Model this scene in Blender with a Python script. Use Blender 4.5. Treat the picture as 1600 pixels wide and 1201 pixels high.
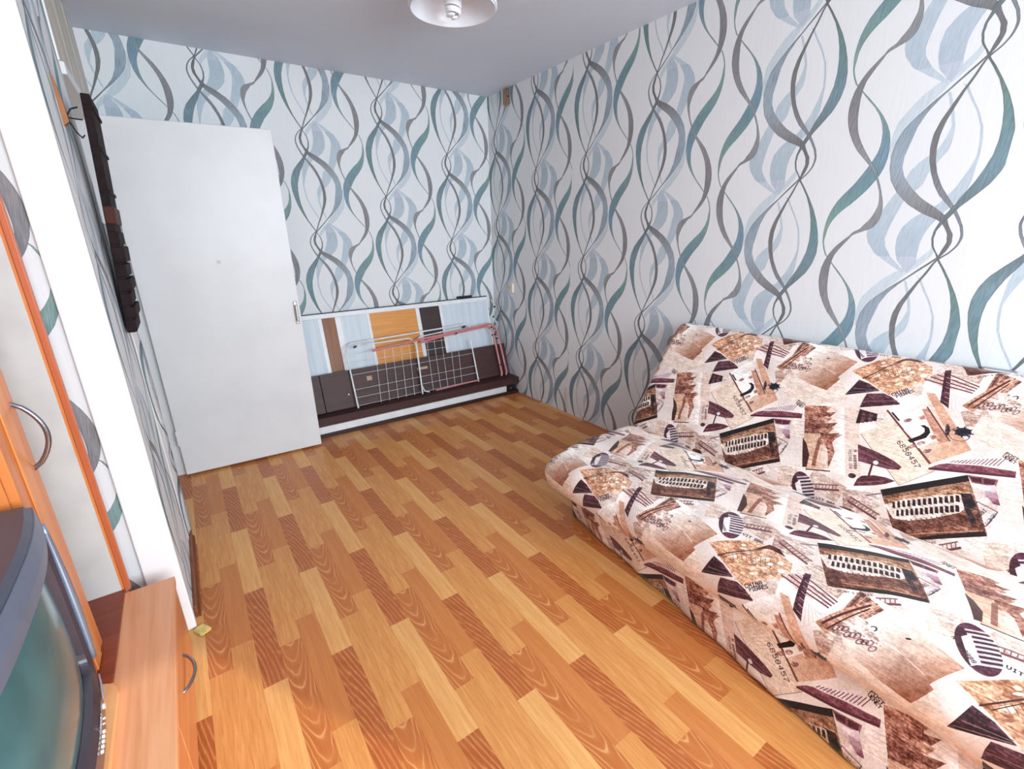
import bpy, bmesh, math, random
import numpy as np
from mathutils import Vector, Matrix

for o in list(bpy.data.objects):
    bpy.data.objects.remove(o)
SC = bpy.context.scene
COL = SC.collection
random.seed(4)

# ------------------------------------------------------------------ room dimensions (metres)
XR, YB, ZC = 2.305, 3.578, 2.40        # right wall, back wall, ceiling
XL, XN = -0.195, -0.80                 # left wall of the far part, left wall of the near recess
YS, YR = 1.80, -2.05                   # where the left wall steps back, rear (window) wall

# ------------------------------------------------------------------ camera
yaw, pitch, roll = math.radians(34.81), math.radians(-17.917), math.radians(-1.252)
fw = Vector((math.sin(yaw) * math.cos(pitch), math.cos(yaw) * math.cos(pitch), math.sin(pitch)))
rt = Vector((math.cos(yaw), -math.sin(yaw), 0))
up = rt.cross(fw)
r2 = rt * math.cos(roll) + up * math.sin(roll)
u2 = up * math.cos(roll) - rt * math.sin(roll)
cam = bpy.data.cameras.new('camera')
cam.sensor_fit = 'HORIZONTAL'; cam.sensor_width = 36.0
cam.lens = 724.67 * 36.0 / 1600.0
cam.clip_start = 0.02
camo = bpy.data.objects.new('camera', cam); COL.objects.link(camo)
m = Matrix.Identity(4)
for i in range(3):
    m[i][0], m[i][1], m[i][2] = r2[i], u2[i], -fw[i]
m[0][3], m[1][3], m[2][3] = 0, 0, 1.3486
camo.matrix_world = m
SC.camera = camo

# ------------------------------------------------------------------ light
world = bpy.data.worlds.new('daylight'); SC.world = world
world.use_nodes = True
bg = world.node_tree.nodes['Background']
bg.inputs[0].default_value = (0.72, 0.87, 1.0, 1)
bg.inputs[1].default_value = 1.6

def area(name, loc, direction, sx, sy, energy, col):
    l = bpy.data.lights.new(name, 'AREA'); l.shape = 'RECTANGLE'; l.size = sx; l.size_y = sy
    l.energy = energy; l.color = col
    o = bpy.data.objects.new(name, l); COL.objects.link(o)
    o.location = loc; o.rotation_euler = Vector(direction).to_track_quat('-Z', 'Y').to_euler()
    return o
WX0, WX1, WZ0, WZ1 = -0.10, 2.22, 0.80, 2.25      # window opening in the rear wall
area('window_daylight', ((WX0 + WX1) / 2, YR + 0.02, (WZ0 + WZ1) / 2), (0, 1, -0.06), WX1 - WX0 - .1, WZ1 - WZ0 - .1, 140, (0.85, 0.935, 1.0))
sun = bpy.data.lights.new('sun', 'SUN'); sun.energy = 2.4; sun.angle = math.radians(0.6); sun.color = (1, 0.93, 0.80)
suno = bpy.data.objects.new('sun', sun); COL.objects.link(suno)
suno.rotation_euler = Vector((-0.62, 1.0, -0.55)).to_track_quat('-Z', 'Y').to_euler()

SC.view_settings.view_transform = 'Standard'
SC.view_settings.look = 'None'
SC.view_settings.exposure = 0.0
SC.view_settings.gamma = 1.0
SC.view_settings.use_curve_mapping = False
try:
    SC.cycles.use_denoising = True
    SC.cycles.max_bounces = 10
    SC.cycles.diffuse_bounces = 6
    SC.cycles.sample_clamp_indirect = 8
except Exception:
    pass

# ------------------------------------------------------------------ helpers: colour and nodes
def lin(c):
    return tuple((v / 255 / 12.92) if v / 255 <= 0.04045 else ((v / 255 + 0.055) / 1.055) ** 2.4 for v in c)
def rgba(c):
    return (*lin(c), 1)

class NT:
    def __init__(s, name):
        s.m = bpy.data.materials.new(name); s.m.use_nodes = True
        s.t = s.m.node_tree; s.t.nodes.clear()
        s.out = s.n('ShaderNodeOutputMaterial'); s.b = s.n('ShaderNodeBsdfPrincipled')
        s.t.links.new(s.b.outputs[0], s.out.inputs[0])
    def n(s, t, **kw):
        x = s.t.nodes.new(t)
        for k, v in kw.items(): setattr(x, k, v)
        return x
    def put(s, sock, v):
        if isinstance(v, bpy.types.NodeSocket): s.t.links.new(v, sock)
        elif v is not None:
            sock.default_value = v
    def M(s, op, a, b=None, c=None, clamp=False):
        x = s.n('ShaderNodeMath', operation=op); x.use_clamp = clamp
        for i, v in enumerate((a, b, c)):
            if v is not None: s.put(x.inputs[i], v)
        return x.outputs[0]
    def mix(s, f, a, b, mode='MIX'):
        x = s.n('ShaderNodeMix', data_type='RGBA', blend_type=mode)
        s.put(x.inputs[0], f); s.put(x.inputs[6], a); s.put(x.inputs[7], b)
        return x.outputs[2]
    def coord(s, kind='Object', scale=(1, 1, 1), loc=(0, 0, 0), rot=(0, 0, 0)):
        c = s.n('ShaderNodeTexCoord'); mp = s.n('ShaderNodeMapping')
        s.t.links.new(c.outputs[kind], mp.inputs[0])
        mp.inputs['Scale'].default_value = scale; mp.inputs['Location'].default_value = loc; mp.inputs['Rotation'].default_value = rot
        return mp.outputs[0]
    def noise(s, vec, scale, detail=3, rough=.5, dist=0):
        x = s.n('ShaderNodeTexNoise'); s.put(x.inputs['Vector'], vec)
        x.inputs['Scale'].default_value = scale; x.inputs['Detail'].default_value = detail
        x.inputs['Roughness'].default_value = rough; x.inputs['Distortion'].default_value = dist
        return x.outputs[0]
    def ramp(s, f, stops, mode='LINEAR'):
        x = s.n('ShaderNodeValToRGB'); s.put(x.inputs[0], f); x.color_ramp.interpolation = mode
        e = x.color_ramp.elements
        while len(e) < len(stops): e.new(0.5)
        for el, (p, c) in zip(e, stops): el.position = p; el.color = c if len(c) == 4 else (*c, 1)
        return x.outputs[0]
    def bump(s, h, strength=.2, dist=.002):
        x = s.n('ShaderNodeBump'); x.inputs['Strength'].default_value = strength; x.inputs['Distance'].default_value = dist
        s.put(x.inputs['Height'], h); s.t.links.new(x.outputs[0], s.b.inputs['Normal'])
    def fin(s, col, rough=.5, metal=0, spec=.5, **kw):
        s.put(s.b.inputs['Base Color'], col); s.put(s.b.inputs['Roughness'], rough)
        s.b.inputs['Metallic'].default_value = metal; s.b.inputs['Specular IOR Level'].default_value = spec
        for k, v in kw.items(): s.b.inputs[k].default_value = v
        return s.m

def plain(name, c, rough=.5, metal=0, var=.06, scale=14, spec=.5, bump=0):
    t = NT(name); v = t.coord('Object')
    f = t.noise(v, scale, 4)
    d = tuple(max(0, x * (1 - var * 3)) for x in lin(c)); l = tuple(min(1, x * (1 + var)) for x in lin(c))
    col = t.ramp(f, [(.3, (*d, 1)), (.6, (*l, 1))])
    if bump: t.bump(t.noise(v, scale * 12, 2), bump, .001)
    return t.fin(col, rough, metal, spec)

def wood(name, base, dark, axis='Y', freq=38, stretch=.06, rough=.4, dist=1.2, contrast=(.3, .72), fleck=0):
    t = NT(name)
    sc = {'X': (stretch, 1, 1), 'Y': (1, stretch, 1), 'Z': (1, 1, stretch)}[axis]
    v = t.coord('Object', sc)
    f = t.noise(v, freq, 5, .55, dist); g = t.noise(v, freq * 4.5, 2, .5)
    col = t.ramp(f, [(contrast[0], rgba(dark)), (contrast[1], rgba(base))])
    col = t.mix(.22, col, t.ramp(g, [(.35, rgba(dark)), (.6, rgba(base))]))
    if fleck:
        q = t.ramp(t.noise(v, freq * 8, 2), [(.62, (1, 1, 1, 1)), (.72, (1 - fleck,) * 3 + (1,))])
        col = t.mix(1, col, q, 'MULTIPLY')
    return t.fin(col, rough)

# ------------------------------------------------------------------ helpers: meshes
def link(name, me, mat=None, parent=None, kind=None, label=None, cat=None, group=None, smooth=False):
    o = bpy.data.objects.new(name, me); COL.objects.link(o)
    if mat is not None and not me.materials: me.materials.append(mat)
    if parent is not None: o.parent = parent
    if kind: o['kind'] = kind
    if label: o['label'] = label
    if cat: o['category'] = cat
    if group: o['group'] = group
    if smooth:
        me.polygons.foreach_set('use_smooth', [True] * len(me.polygons))
    return o
def thing(name, label, cat, loc=(0, 0, 0), rot=(0, 0, 0), group=None):
    o = bpy.data.objects.new(name, None); COL.objects.link(o); o.empty_display_size = .05
    o.location = loc; o.rotation_euler = rot; o['label'] = label; o['category'] = cat
    if group: o['group'] = group
    return o
def bm_me(bm, name='m'):
    me = bpy.data.meshes.new(name); bm.normal_update(); bm.to_mesh(me); bm.free(); return me
def add_box(bm, x0, x1, y0, y1, z0, z1, bev=0, seg=2):
    r = bmesh.ops.create_cube(bm, size=1)
    for v in r['verts']:
        v.co = ((x0 + x1) / 2 + v.co.x * (x1 - x0), (y0 + y1) / 2 + v.co.y * (y1 - y0), (z0 + z1) / 2 + v.co.z * (z1 - z0))
    if bev:
        es = list({e for v in r['verts'] for e in v.link_edges})
        bmesh.ops.bevel(bm, geom=es, offset=bev, segments=seg, affect='EDGES', profile=.5)
def box(name, x0, x1, y0, y1, z0, z1, mat, parent=None, bev=0.0, **kw):
    bm = bmesh.new(); add_box(bm, x0, x1, y0, y1, z0, z1, bev)
    return link(name, bm_me(bm, name), mat, parent, **kw)
def tube_me(paths, r, n=8, closed=False, name='tube'):
    vs, fs = [], []
    for pts in paths:
        P = [Vector(p) for p in pts]; k = len(P); base = len(vs); u = None
        for i in range(k):
            if closed: d = P[(i + 1) % k] - P[i - 1]
            else: d = P[min(i + 1, k - 1)] - P[max(i - 1, 0)]
            d.normalize()
            if u is None:
                u = d.cross(Vector((0, 0, 1)) if abs(d.z) < .9 else Vector((1, 0, 0)))
            u = u - d * u.dot(d); u.normalize(); w = d.cross(u)
            rr = r(i / (k - 1)) if callable(r) else r
            for j in range(n):
                a = 2 * math.pi * j / n
                vs.append(P[i] + (u * math.cos(a) + w * math.sin(a)) * rr)
        for i in range(k if closed else k - 1):
            for j in range(n):
                a, b = base + i * n + j, base + i * n + (j + 1) % n
                c, d2 = base + ((i + 1) % k) * n + (j + 1) % n, base + ((i + 1) % k) * n + j
                fs.append((a, b, c, d2))
        if not closed:
            fs.append(tuple(base + j for j in range(n))[::-1]); fs.append(tuple(base + (k - 1) * n + j for j in range(n)))
    me = bpy.data.meshes.new(name); me.from_pydata(vs, [], fs); me.update(); return me
def arc(c, r, a0, a1, n=6):
    return [(c[0] + r * math.cos(math.radians(a0 + (a1 - a0) * i / n)), c[1] + r * math.sin(math.radians(a0 + (a1 - a0) * i / n))) for i in range(n + 1)]
def lathe_me(prof, n=48, name='lathe'):
    vs, fs = [], []
    k = len(prof)
    for r, z in prof:
        for j in range(n):
            a = 2 * math.pi * j / n; vs.append((r * math.cos(a), r * math.sin(a), z))
    for i in range(k - 1):
        for j in range(n):
            fs.append((i * n + j, i * n + (j + 1) % n, (i + 1) * n + (j + 1) % n, (i + 1) * n + j))
    me = bpy.data.meshes.new(name); me.from_pydata(vs, [], fs); me.update(); return me
def prism(name, poly, z0, z1, mat, parent=None, **kw):
    bm = bmesh.new()
    a = [bm.verts.new((x, y, z0)) for x, y in poly]; b = [bm.verts.new((x, y, z1)) for x, y in poly]
    bm.faces.new(a[::-1]); bm.faces.new(b)
    for i in range(len(poly)):
        j = (i + 1) % len(poly); bm.faces.new((a[i], a[j], b[j], b[i]))
    return link(name, bm_me(bm, name), mat, parent, **kw)

# ------------------------------------------------------------------ wallpaper: ribbons drawn by curve nodes
P_, H_ = 0.5308, 0.6405
RB = {
'R1': ([(0,.0031),(.0206,.0543),(.0273,.1025),(.0241,.1491),(.009,.191),(-.0001,.2112),(-.0232,.2686),(-.0563,.3245),(-.0874,.382),(-.1066,.4441),(-.1159,.5109),(-.1153,.5807),(-.1067,.6522),(-.0931,.7252),(-.0736,.7997),(-.0481,.8742),(-.0236,.9394),(0,.9953)],
       [(.0069,.0062),(.0276,.0575),(.0343,.1056),(.0321,.1506),(.0219,.1941),(.0178,.2174),(-.0044,.2748),(-.0235,.3339),(-.0447,.3929),(-.0609,.4565),(-.0732,.5202),(-.0775,.5885),(-.0759,.6584),(-.0693,.7298),(-.0577,.8012),(-.0392,.8742),(-.0156,.9394),(.007,.9953)]),
'R2': ([(-.004,.0031),(-.0161,.0326),(-.0262,.0761),(-.0235,.1242),(-.0049,.177),(.0039,.2127),(.0157,.236),(.0454,.2733),(.0889,.323),(.1264,.3835),(.1569,.4472),(.1705,.5062),(.1703,.5606),(.161,.6304),(.1496,.7096),(.1294,.7795),(.0983,.8416),(.0582,.9053),(.0211,.9612),(.001,.9953)],
       [(.003,.0047),(-.0022,.0373),(-.0113,.0807),(-.0066,.1304),(.0101,.1755),(.0219,.1957),(.0308,.205),(.0774,.2407),(.1278,.295),(.1712,.3665),(.1977,.4348),(.2103,.5078),(.213,.5714),(.2077,.6398),(.1924,.7019),(.1623,.7609),(.1252,.8214),(.0862,.8742),(.0461,.9379),(.008,.9953)]),
'R3': ([(-.0109,0),(-.031,.028),(-.0471,.0683),(-.0533,.1134),(-.0456,.1646),(-.0299,.2174),(-.0132,.2624),(.0173,.3292),(.0409,.3835),(.0624,.4534),(.075,.5217),(.0806,.5885),(.0793,.6537),(.071,.7189),(.0558,.7842),(.0395,.8509),(.0213,.9084),(.0082,.9596),(-.004,.9953)],
       [(-.004,.0031),(-.025,.0295),(-.0411,.0714),(-.0453,.1165),(-.0356,.1677),(-.017,.222),(.0046,.2686),(.0421,.3354),(.0627,.3898),(.0813,.4596),(.0939,.5264),(.1005,.5932),(.0992,.6584),(.0879,.722),(.0687,.7873),(.0485,.8525),(.0293,.9099),(.0151,.9612),(.004,.9953)]),
'G1': ([(.084,-.0854),(.0629,-.0435),(.0655,.0186),(.0652,.0792),(.057,.1366),(.0398,.1925),(.0227,.2345),(-.0004,.2748),(-.0195,.3183),(-.0316,.3634),(-.0369,.4115),(-.0381,.4612),(-.0404,.528),(-.0378,.5963),(-.0292,.6661),(-.0106,.7391),(.0149,.8121),(.0394,.8851)],
       [(.0909,-.0839),(.1254,-.0171),(.137,.0466),(.1387,.1056),(.1315,.163),(.1063,.2158),(.0753,.2516),(.0393,.2873),(.0202,.3292),(.0011,.3727),(-.011,.4193),(-.0232,.4658),(-.0335,.5295),(-.0298,.5978),(-.0222,.6677),(-.0037,.7407),(.0228,.8137),(.0473,.8866)]),
'G2': ([(.086,-.0994),(.1067,-.0621),(.1452,-.0031),(.1708,.059),(.1775,.1056),(.1733,.1475),(.1671,.191),(.16,.2329),(.1426,.3183),(.0975,.3991),(.0872,.4612),(.066,.5202),(.0469,.5652),(.0417,.6134),(.0434,.6801),(.054,.75),(.0685,.8199),(.0822,.8742)],
       [(.095,-.0963),(.1454,-.0466),(.2028,.0202),(.2313,.0823),(.241,.1289),(.2408,.1724),(.2307,.2127),(.2116,.25),(.1853,.3323),(.1551,.4161),(.1448,.4752),(.1147,.5311),(.0797,.5714),(.0646,.618),(.0533,.6832),(.0629,.7516),(.0775,.8214),(.0891,.8742)]),
'G3': ([(.2061,.5528),(.2028,.6165),(.1936,.677),(.1744,.7376),(.1442,.7981),(.1061,.8602),(.086,.9006),(.057,.9394),(.0249,.9969),(.0106,1.059)],
       [(.215,.5559),(.2237,.6196),(.2214,.6832),(.2131,.7453),(.1869,.8059),(.1548,.8665),(.1228,.9053),(.0898,.9441),(.0507,1.0),(.0216,1.059)]),
'H1': ([(.374,-.0031),(.3867,.0466),(.3934,.0901),(.3902,.1289),(.387,.1693),(.3789,.2065),(.3648,.2438),(.3447,.2795),(.3187,.3137),(.2946,.3509),(.2726,.3882),(.2545,.4286),(.2384,.4689),(.2282,.5124),(.223,.5575),(.2228,.604),(.2255,.6522),(.2322,.7003),(.2469,.7516),(.2665,.8028),(.2921,.854),(.3207,.9068),(.3454,.9488),(.367,.99)],
       [(.3769,-.0016),(.3916,.0481),(.3984,.0916),(.4011,.1335),(.4009,.1739),(.3978,.2143),(.3926,.2547),(.3834,.2935),(.3713,.3323),(.3542,.3696),(.3331,.4068),(.3141,.4441),(.2979,.4845),(.2818,.5264),(.2677,.5683),(.2575,.6118),(.2543,.6584),(.2561,.705),(.2638,.7547),(.2775,.8043),(.3001,.8556),(.3287,.9068),(.3513,.9503),(.371,.99)]),
'H2': ([(.2857,.1382),(.2608,.146),(.2359,.1584),(.2209,.1786),(.2108,.205),(.2046,.2469),(.2064,.2935),(.2102,.3245),(.2199,.3727),(.2306,.4208),(.2443,.4705),(.26,.5202),(.2826,.5714),(.3042,.6227),(.3229,.6724),(.3375,.722),(.3453,.7686),(.35,.8168),(.3518,.8634),(.3525,.9115),(.3503,.9581),(.3431,1.0047),(.325,1.0512),(.3028,1.0994),(.2885,1.13)],
       [(.2957,.1413),(.2817,.1537),(.2657,.1693),(.2566,.1925),(.2426,.2158),(.2305,.2562),(.2223,.2981),(.2231,.3292),(.2279,.3758),(.2396,.4239),(.2532,.4736),(.2739,.5233),(.3044,.5776),(.333,.6289),(.3527,.6786),(.3683,.7283),(.3791,.7748),(.3858,.823),(.3875,.8696),(.3853,.9146),(.3781,.9612),(.366,1.0078),(.3468,1.0543),(.3188,1.0994),(.2967,1.132)]),
}
PERIODIC = {'R1', 'R2', 'R3', 'H1', 'H2'}

def sample(pts, ts, periodic):
    p = sorted((t, u) for u, t in pts); T = np.array([a for a, b in p]); U = np.array([b for a, b in p])
    out = np.full(len(ts), np.nan)
    for k in (-1, 0, 1):
        tt = ts + k; ok = (tt >= T[0]) & (tt <= T[-1]); out[ok] = np.interp(tt[ok], T, U)
    if periodic:
        T2 = np.concatenate([T - 1, T, T + 1]); U2 = np.concatenate([U, U, U]); o = np.argsort(T2, kind='stable')
        bad = np.isnan(out); out[bad] = np.interp(ts[bad], T2[o], U2[o])
    return out

def float_curve(t, ts, vals):
    n = t.n('ShaderNodeFloatCurve'); c = n.mapping.curves[0]
    idx = list(range(len(ts)))
    while len(c.points) < len(idx): c.points.new(.5, .5)
    for p, i in zip(c.points, idx):
        p.location = (float(ts[i]), float(vals[i])); p.handle_type = 'AUTO'
    n.mapping.update()
    return n

U0_, US_ = -0.25, 0.85
def wallpaper_mat(name, bgc=(227, 231, 234), tint=None):
    t = NT(name)
    uvn = t.n('ShaderNodeUVMap'); sep = t.n('ShaderNodeSeparateXYZ'); t.t.links.new(uvn.outputs[0], sep.inputs[0])
    X, Y = sep.outputs[0], sep.outputs[1]
    def group(lo):
        k = t.M('FLOOR', t.M('DIVIDE', t.M('SUBTRACT', X, lo), P_))
        u = t.M('SUBTRACT', X, t.M('MULTIPLY', k, P_))
        v = t.M('DIVIDE', Y, H_)
        v = t.M('FRACT', t.M('SUBTRACT', v, t.M('MULTIPLY', t.M('SUBTRACT', 0, k), -.5)))
        return u, v
    gA, gB = group(-.235), group(.055)
    # woven hatch
    comb = t.n('ShaderNodeCombineXYZ'); t.put(comb.inputs[0], t.M('MULTIPLY_ADD', Y, .13, X)); t.put(comb.inputs[1], t.M('MULTIPLY', Y, .05))
    hatch = t.noise(comb.outputs[0], 330, 4, .65)
    hv = t.ramp(hatch, [(.36, (.66, .68, .70, 1)), (.60, (1.10, 1.10, 1.10, 1))])
    comb2 = t.n('ShaderNodeCombineXYZ'); t.put(comb2.inputs[0], X); t.put(comb2.inputs[1], t.M('MULTIPLY', Y, .015))
    weave = t.noise(comb2.outputs[0], 380, 2, .6)
    b0 = tuple(x * .955 for x in lin(bgc)); b1 = lin(bgc)
    col = t.ramp(weave, [(.35, (*b0, 1)), (.6, (*b1, 1))])
    ts = np.linspace(0, 1, 49)
    spec = [
      ('G3', gA, [(0, (196, 211, 219)), (1, (196, 211, 219))], .85, .30),
      ('G1', gA, [(0, (172, 190, 203)), (.3, (182, 199, 210)), (1, (188, 198, 212))], .92, .15),
      ('G2', gA, [(0, (174, 192, 205)), (.4, (186, 203, 213)), (1, (190, 206, 216))], .92, .15),
      ('R2', gA, [(0, (112, 114, 116)), (.2, (122, 122, 124)), (.33, (148, 152, 156)), (.5, (162, 178, 190)), (.75, (150, 166, 178)), (.92, (116, 124, 128)), (1, (108, 112, 114))], 1, .85),
      ('R3', gA, [(0, (116, 122, 128)), (.25, (142, 147, 156)), (.5, (126, 124, 128)), (.7, (122, 124, 122)), (1, (112, 116, 118))], 1, .75),
      ('R1', gA, [(0, (108, 116, 118)), (.25, (112, 126, 130)), (.45, (124, 150, 160)), (.62, (118, 146, 152)), (.8, (112, 140, 136)), (1, (108, 116, 118))], 1, .85),
      ('H1', gB, [(0, (132, 162, 154)), (.2, (134, 164, 158)), (.4, (120, 152, 158)), (.6, (126, 154, 172)), (.8, (132, 160, 158)), (1, (138, 168, 152))], 1, .5),
      ('H2', gB, [(0, (134, 136, 140)), (.2, (148, 150, 152)), (.5, (154, 160, 162)), (.75, (144, 142, 146)), (1, (132, 134, 138))], 1, .75),
    ]
    for name_, (u, v), cols, op, outl in spec:
        Lp, Rp = RB[name_]
        L = sample(Lp, ts, name_ in PERIODIC); R = sample(Rp, ts, name_ in PERIODIC)
        gap = np.isnan(L) | np.isnan(R)
        if gap.any():
            ok = ~gap; mid = np.interp(ts, ts[ok], ((L + R) / 2)[ok], period=1)
            L = np.where(gap, mid + .004, L); R = np.where(gap, mid - .004, R)
        else:
            w = np.maximum(R - L, .0055); c_ = (L + R) / 2; L, R = c_ - w / 2, c_ + w / 2
        fl = float_curve(t, ts, (L - U0_) / US_); fr = float_curve(t, ts, (R - U0_) / US_)
        t.put(fl.inputs['Value'], v); t.put(fr.inputs['Value'], v)
        lu = t.M('MULTIPLY_ADD', fl.outputs[0], US_, U0_); ru = t.M('MULTIPLY_ADD', fr.outputs[0], US_, U0_)
        dl = t.M('SUBTRACT', u, lu); dr = t.M('SUBTRACT', ru, u)
        e = .0011
        ml = t.M('MULTIPLY_ADD', dl, 1 / e, .5, clamp=True); mr = t.M('MULTIPLY_ADD', dr, 1 / e, .5, clamp=True)
        mask = t.M('MULTIPLY', t.M('MULTIPLY', ml, mr), op)
        edge = t.M('MINIMUM', dl, dr)
        if name_ == 'R2': edge = dr
        line = t.M('SUBTRACT', 1, t.M('MULTIPLY', edge, 1 / .0034, clamp=True))
        c = t.ramp(v, [(p, rgba(cc)) for p, cc in cols])
        c = t.mix(.9 if op == 1 else .5, c, t.mix(1, c, hv, 'MULTIPLY'))
        c = t.mix(t.M('MULTIPLY', line, outl), c, rgba((98, 106, 110)) if op == 1 else rgba((150, 160, 176)))
        col = t.mix(mask, col, c)
    if tint: col = t.mix(1, col, rgba(tint), 'MULTIPLY')
    # faint scuffs
    t.bump(weave, .08, .001)
    return t.fin(col, .62, spec=.3)

WP = wallpaper_mat('wallpaper_ribbons')

def sheet(name, parent, p00, p10, p11, p01, uv, off, nx=1, holes=None):
    """quad p00 (bottom start) p10 (bottom end) p11 p01; uv = 4 (x, y) metres"""
    me = bpy.data.meshes.new(name)
    n = (Vector(p10) - Vector(p00)).cross(Vector(p01) - Vector(p00)).normalized() * off
    me.from_pydata([Vector(p) + n for p in (p00, p10, p11, p01)], [], [(0, 1, 2, 3)]); me.update()
    l = me.uv_layers.new(name='UVMap')
    for i, c in enumerate(uv): l.data[i].uv = c
    return link(name, me, WP, parent)

# ------------------------------------------------------------------ setting: walls, ceiling, floor base
M_plaster = plain('plaster_white', (214, 214, 212), .8)
M_white = plain('white_board_paint', (246, 247, 247), .45, var=.015, scale=5)
M_enamel = plain('aged_white_enamel', (220, 223, 225), .38, var=.018, scale=4, bump=.05)
M_ceil = NT('ceiling_fabric')
_v = M_ceil.coord('Object')
_f = M_ceil.noise(_v, 420, 2)
M_ceil.bump(_f, .12, .001)
M_ceil = M_ceil.fin(M_ceil.ramp(M_ceil.noise(_v, 240, 3), [(.3, rgba((206, 215, 228))), (.7, rgba((216, 225, 237)))]), .55, spec=.35)

wall_right = box('wall_right', XR, XR + .12, YR, YB + .12, 0, ZC, M_plaster, kind='structure')
wall_back = box('wall_back', -1.3, XR, YB, YB + .12, 0, ZC, M_plaster, kind='structure')
box('ceiling', -1.3, XR + .12, YR - .15, YB + .12, ZC, ZC + .1, M_ceil, kind='structure')

# left wall: solid pier, lintel over the doorway, stub by the back wall, recess wall
bm = bmesh.new()
add_box(bm, XN, XL, YS, 2.43, 0, ZC)
wall_left = link('wall_left', bm_me(bm), M_plaster, kind='structure')
M_stain = NT('stained_paper')
_v = M_stain.coord('Object', (6, 6, .5))
M_stain = M_stain.fin(M_stain.ramp(M_stain.noise(_v, 3, 4), [(.3, rgba((186, 176, 160))), (.65, rgba((222, 218, 210)))]), .7)
box('wall_left_lintel', -.33, XL, 2.43, 3.225, 1.955, ZC, M_stain, kind='structure')
box('wall_left_return', -.33, XL, 3.265, YB, 0, ZC, M_stain, kind='structure')
box('wall_recess', XN - .1, XN, YR, YS, 0, ZC, M_plaster, kind='structure')
box('wall_hall', -1.4, -1.3, 2.0, YB + .12, 0, ZC, M_plaster, kind='structure')
bm = bmesh.new()
add_box(bm, -.9, WX0, YR - .12, YR, 0, ZC); add_box(bm, WX1, XR, YR - .12, YR, 0, ZC)
add_box(bm, WX0, WX1, YR - .12, YR, 0, WZ0); add_box(bm, WX0, WX1, YR - .12, YR, WZ1, ZC)
link('wall_rear', bm_me(bm), M_plaster, kind='structure')
win = thing('window_1', 'white framed window in the rear wall', 'window', ((WX0 + WX1) / 2, YR - .06, WZ0)); win['kind'] = 'structure'
W2, WH = (WX1 - WX0) / 2, WZ1 - WZ0
for nm, a in (('frame', (-W2, -W2 + .06, -.03, .03, 0, WH)), ('frame', (W2 - .06, W2, -.03, .03, 0, WH)), ('frame', (-W2 + .06, W2 - .06, -.03, .03, 0, .06)), ('frame', (-W2 + .06, W2 - .06, -.03, .03, WH - .06, WH)), ('mullion', (-.03, .03, -.03, .03, .06, WH - .06))):
    box(nm, *a, M_white, win, .004)

# wallpaper sheets (1.06 m wide; one on the right wall hangs upside down)
def right_sheet(y_hi, y_lo, yn, zn, flip=False):
    f = (lambda y, z: (y - yn, z - zn)) if flip else (lambda y, z: (yn - y, zn - z))
    pts = [(y_hi, 0), (y_lo, 0), (y_lo, ZC), (y_hi, ZC)]
    sheet('wallpaper_sheet', wall_right, *[(XR, y, z) for y, z in pts], [f(y, z) for y, z in pts], .0015)
right_sheet(YB, 2.553, 3.4762, 2.120)
right_sheet(2.553, 1.487, 2.422, 1.829)
right_sheet(1.487, .432, .5420, 1.876, True)
right_sheet(.432, -.63, .307, 2.06)
right_sheet(-.63, -1.69, -.755, 1.80)
right_sheet(-1.69, YR, -1.817, 2.06)
def back_sheet(x0, x1, xn, zn):
    pts = [(x0, 0), (x1, 0), (x1, ZC), (x0, ZC)]
    sheet('wallpaper_sheet', wall_back, *[(x, YB, z) for x, z in pts], [(x - xn, zn - z) for x, z in pts], .0015)
back_sheet(XL, .195, .3177 - 1.0616, 2.37)
back_sheet(.195, 1.255, .3177, 2.352)
back_sheet(1.255, XR, 1.3793, 2.272)
pts = [(XN, 0), (-.292, 0), (-.292, ZC), (XN, ZC)]
sheet('wallpaper_sheet', wall_left, *[(x, YS, z) for x, z in pts], [(x + .680, 1.987 - z) for x, z in pts], .0015)
pts = [(YS + .02, 0.05), (2.43, .05), (2.43, ZC), (YS + .02, ZC)]
sheet('wallpaper_sheet', wall_left, *[(XL, y, z) for y, z in pts], [(y - 1.93, 2.10 - z) for y, z in pts], .0015)

# torn paper edge that curls off the left wall at the doorway
vs, fs, uvs = [], [], []
ny = 60
for i in range(ny + 1):
    z = .03 + (1.42 - .03) * i / ny
    jag = .016 * math.sin(z * 23) * math.sin(z * 7.3) + random.uniform(-.006, .006)
    curl = .008 + .010 * math.exp(-((z - .55) / .22) ** 2) + .004 * math.sin(z * 9)
    for j, (dy, dx) in enumerate(((-.10, .0016), (-.05, .004), (-.015, .4 * curl + .004), (.012 + jag, curl + .006))):
        vs.append((XL + dx, 2.43 + dy, z)); uvs.append((2.43 + dy - 1.93, 2.10 - z))
for i in range(ny):
    for j in range(3):
        a = i * 4 + j; fs.append((a, a + 1, a + 5, a + 4))
me = bpy.data.meshes.new('wallpaper_flap'); me.from_pydata(vs, [], fs); me.update()
l = me.uv_layers.new(name='UVMap')
for lp in me.loops: l.data[lp.index].uv = uvs[lp.vertex_index]
o = link('wallpaper_flap', me, WP, wall_left, smooth=True); o['label'] = 'torn wallpaper edge curling off the wall'
sm = o.modifiers.new('s', 'SOLIDIFY'); sm.thickness = .0012

o = box('paper_edge', XL, XL + .005, 2.424, 2.440, 1.956, ZC - .002, M_white, wall_left); o['label'] = 'bare white torn paper edge'
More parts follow.
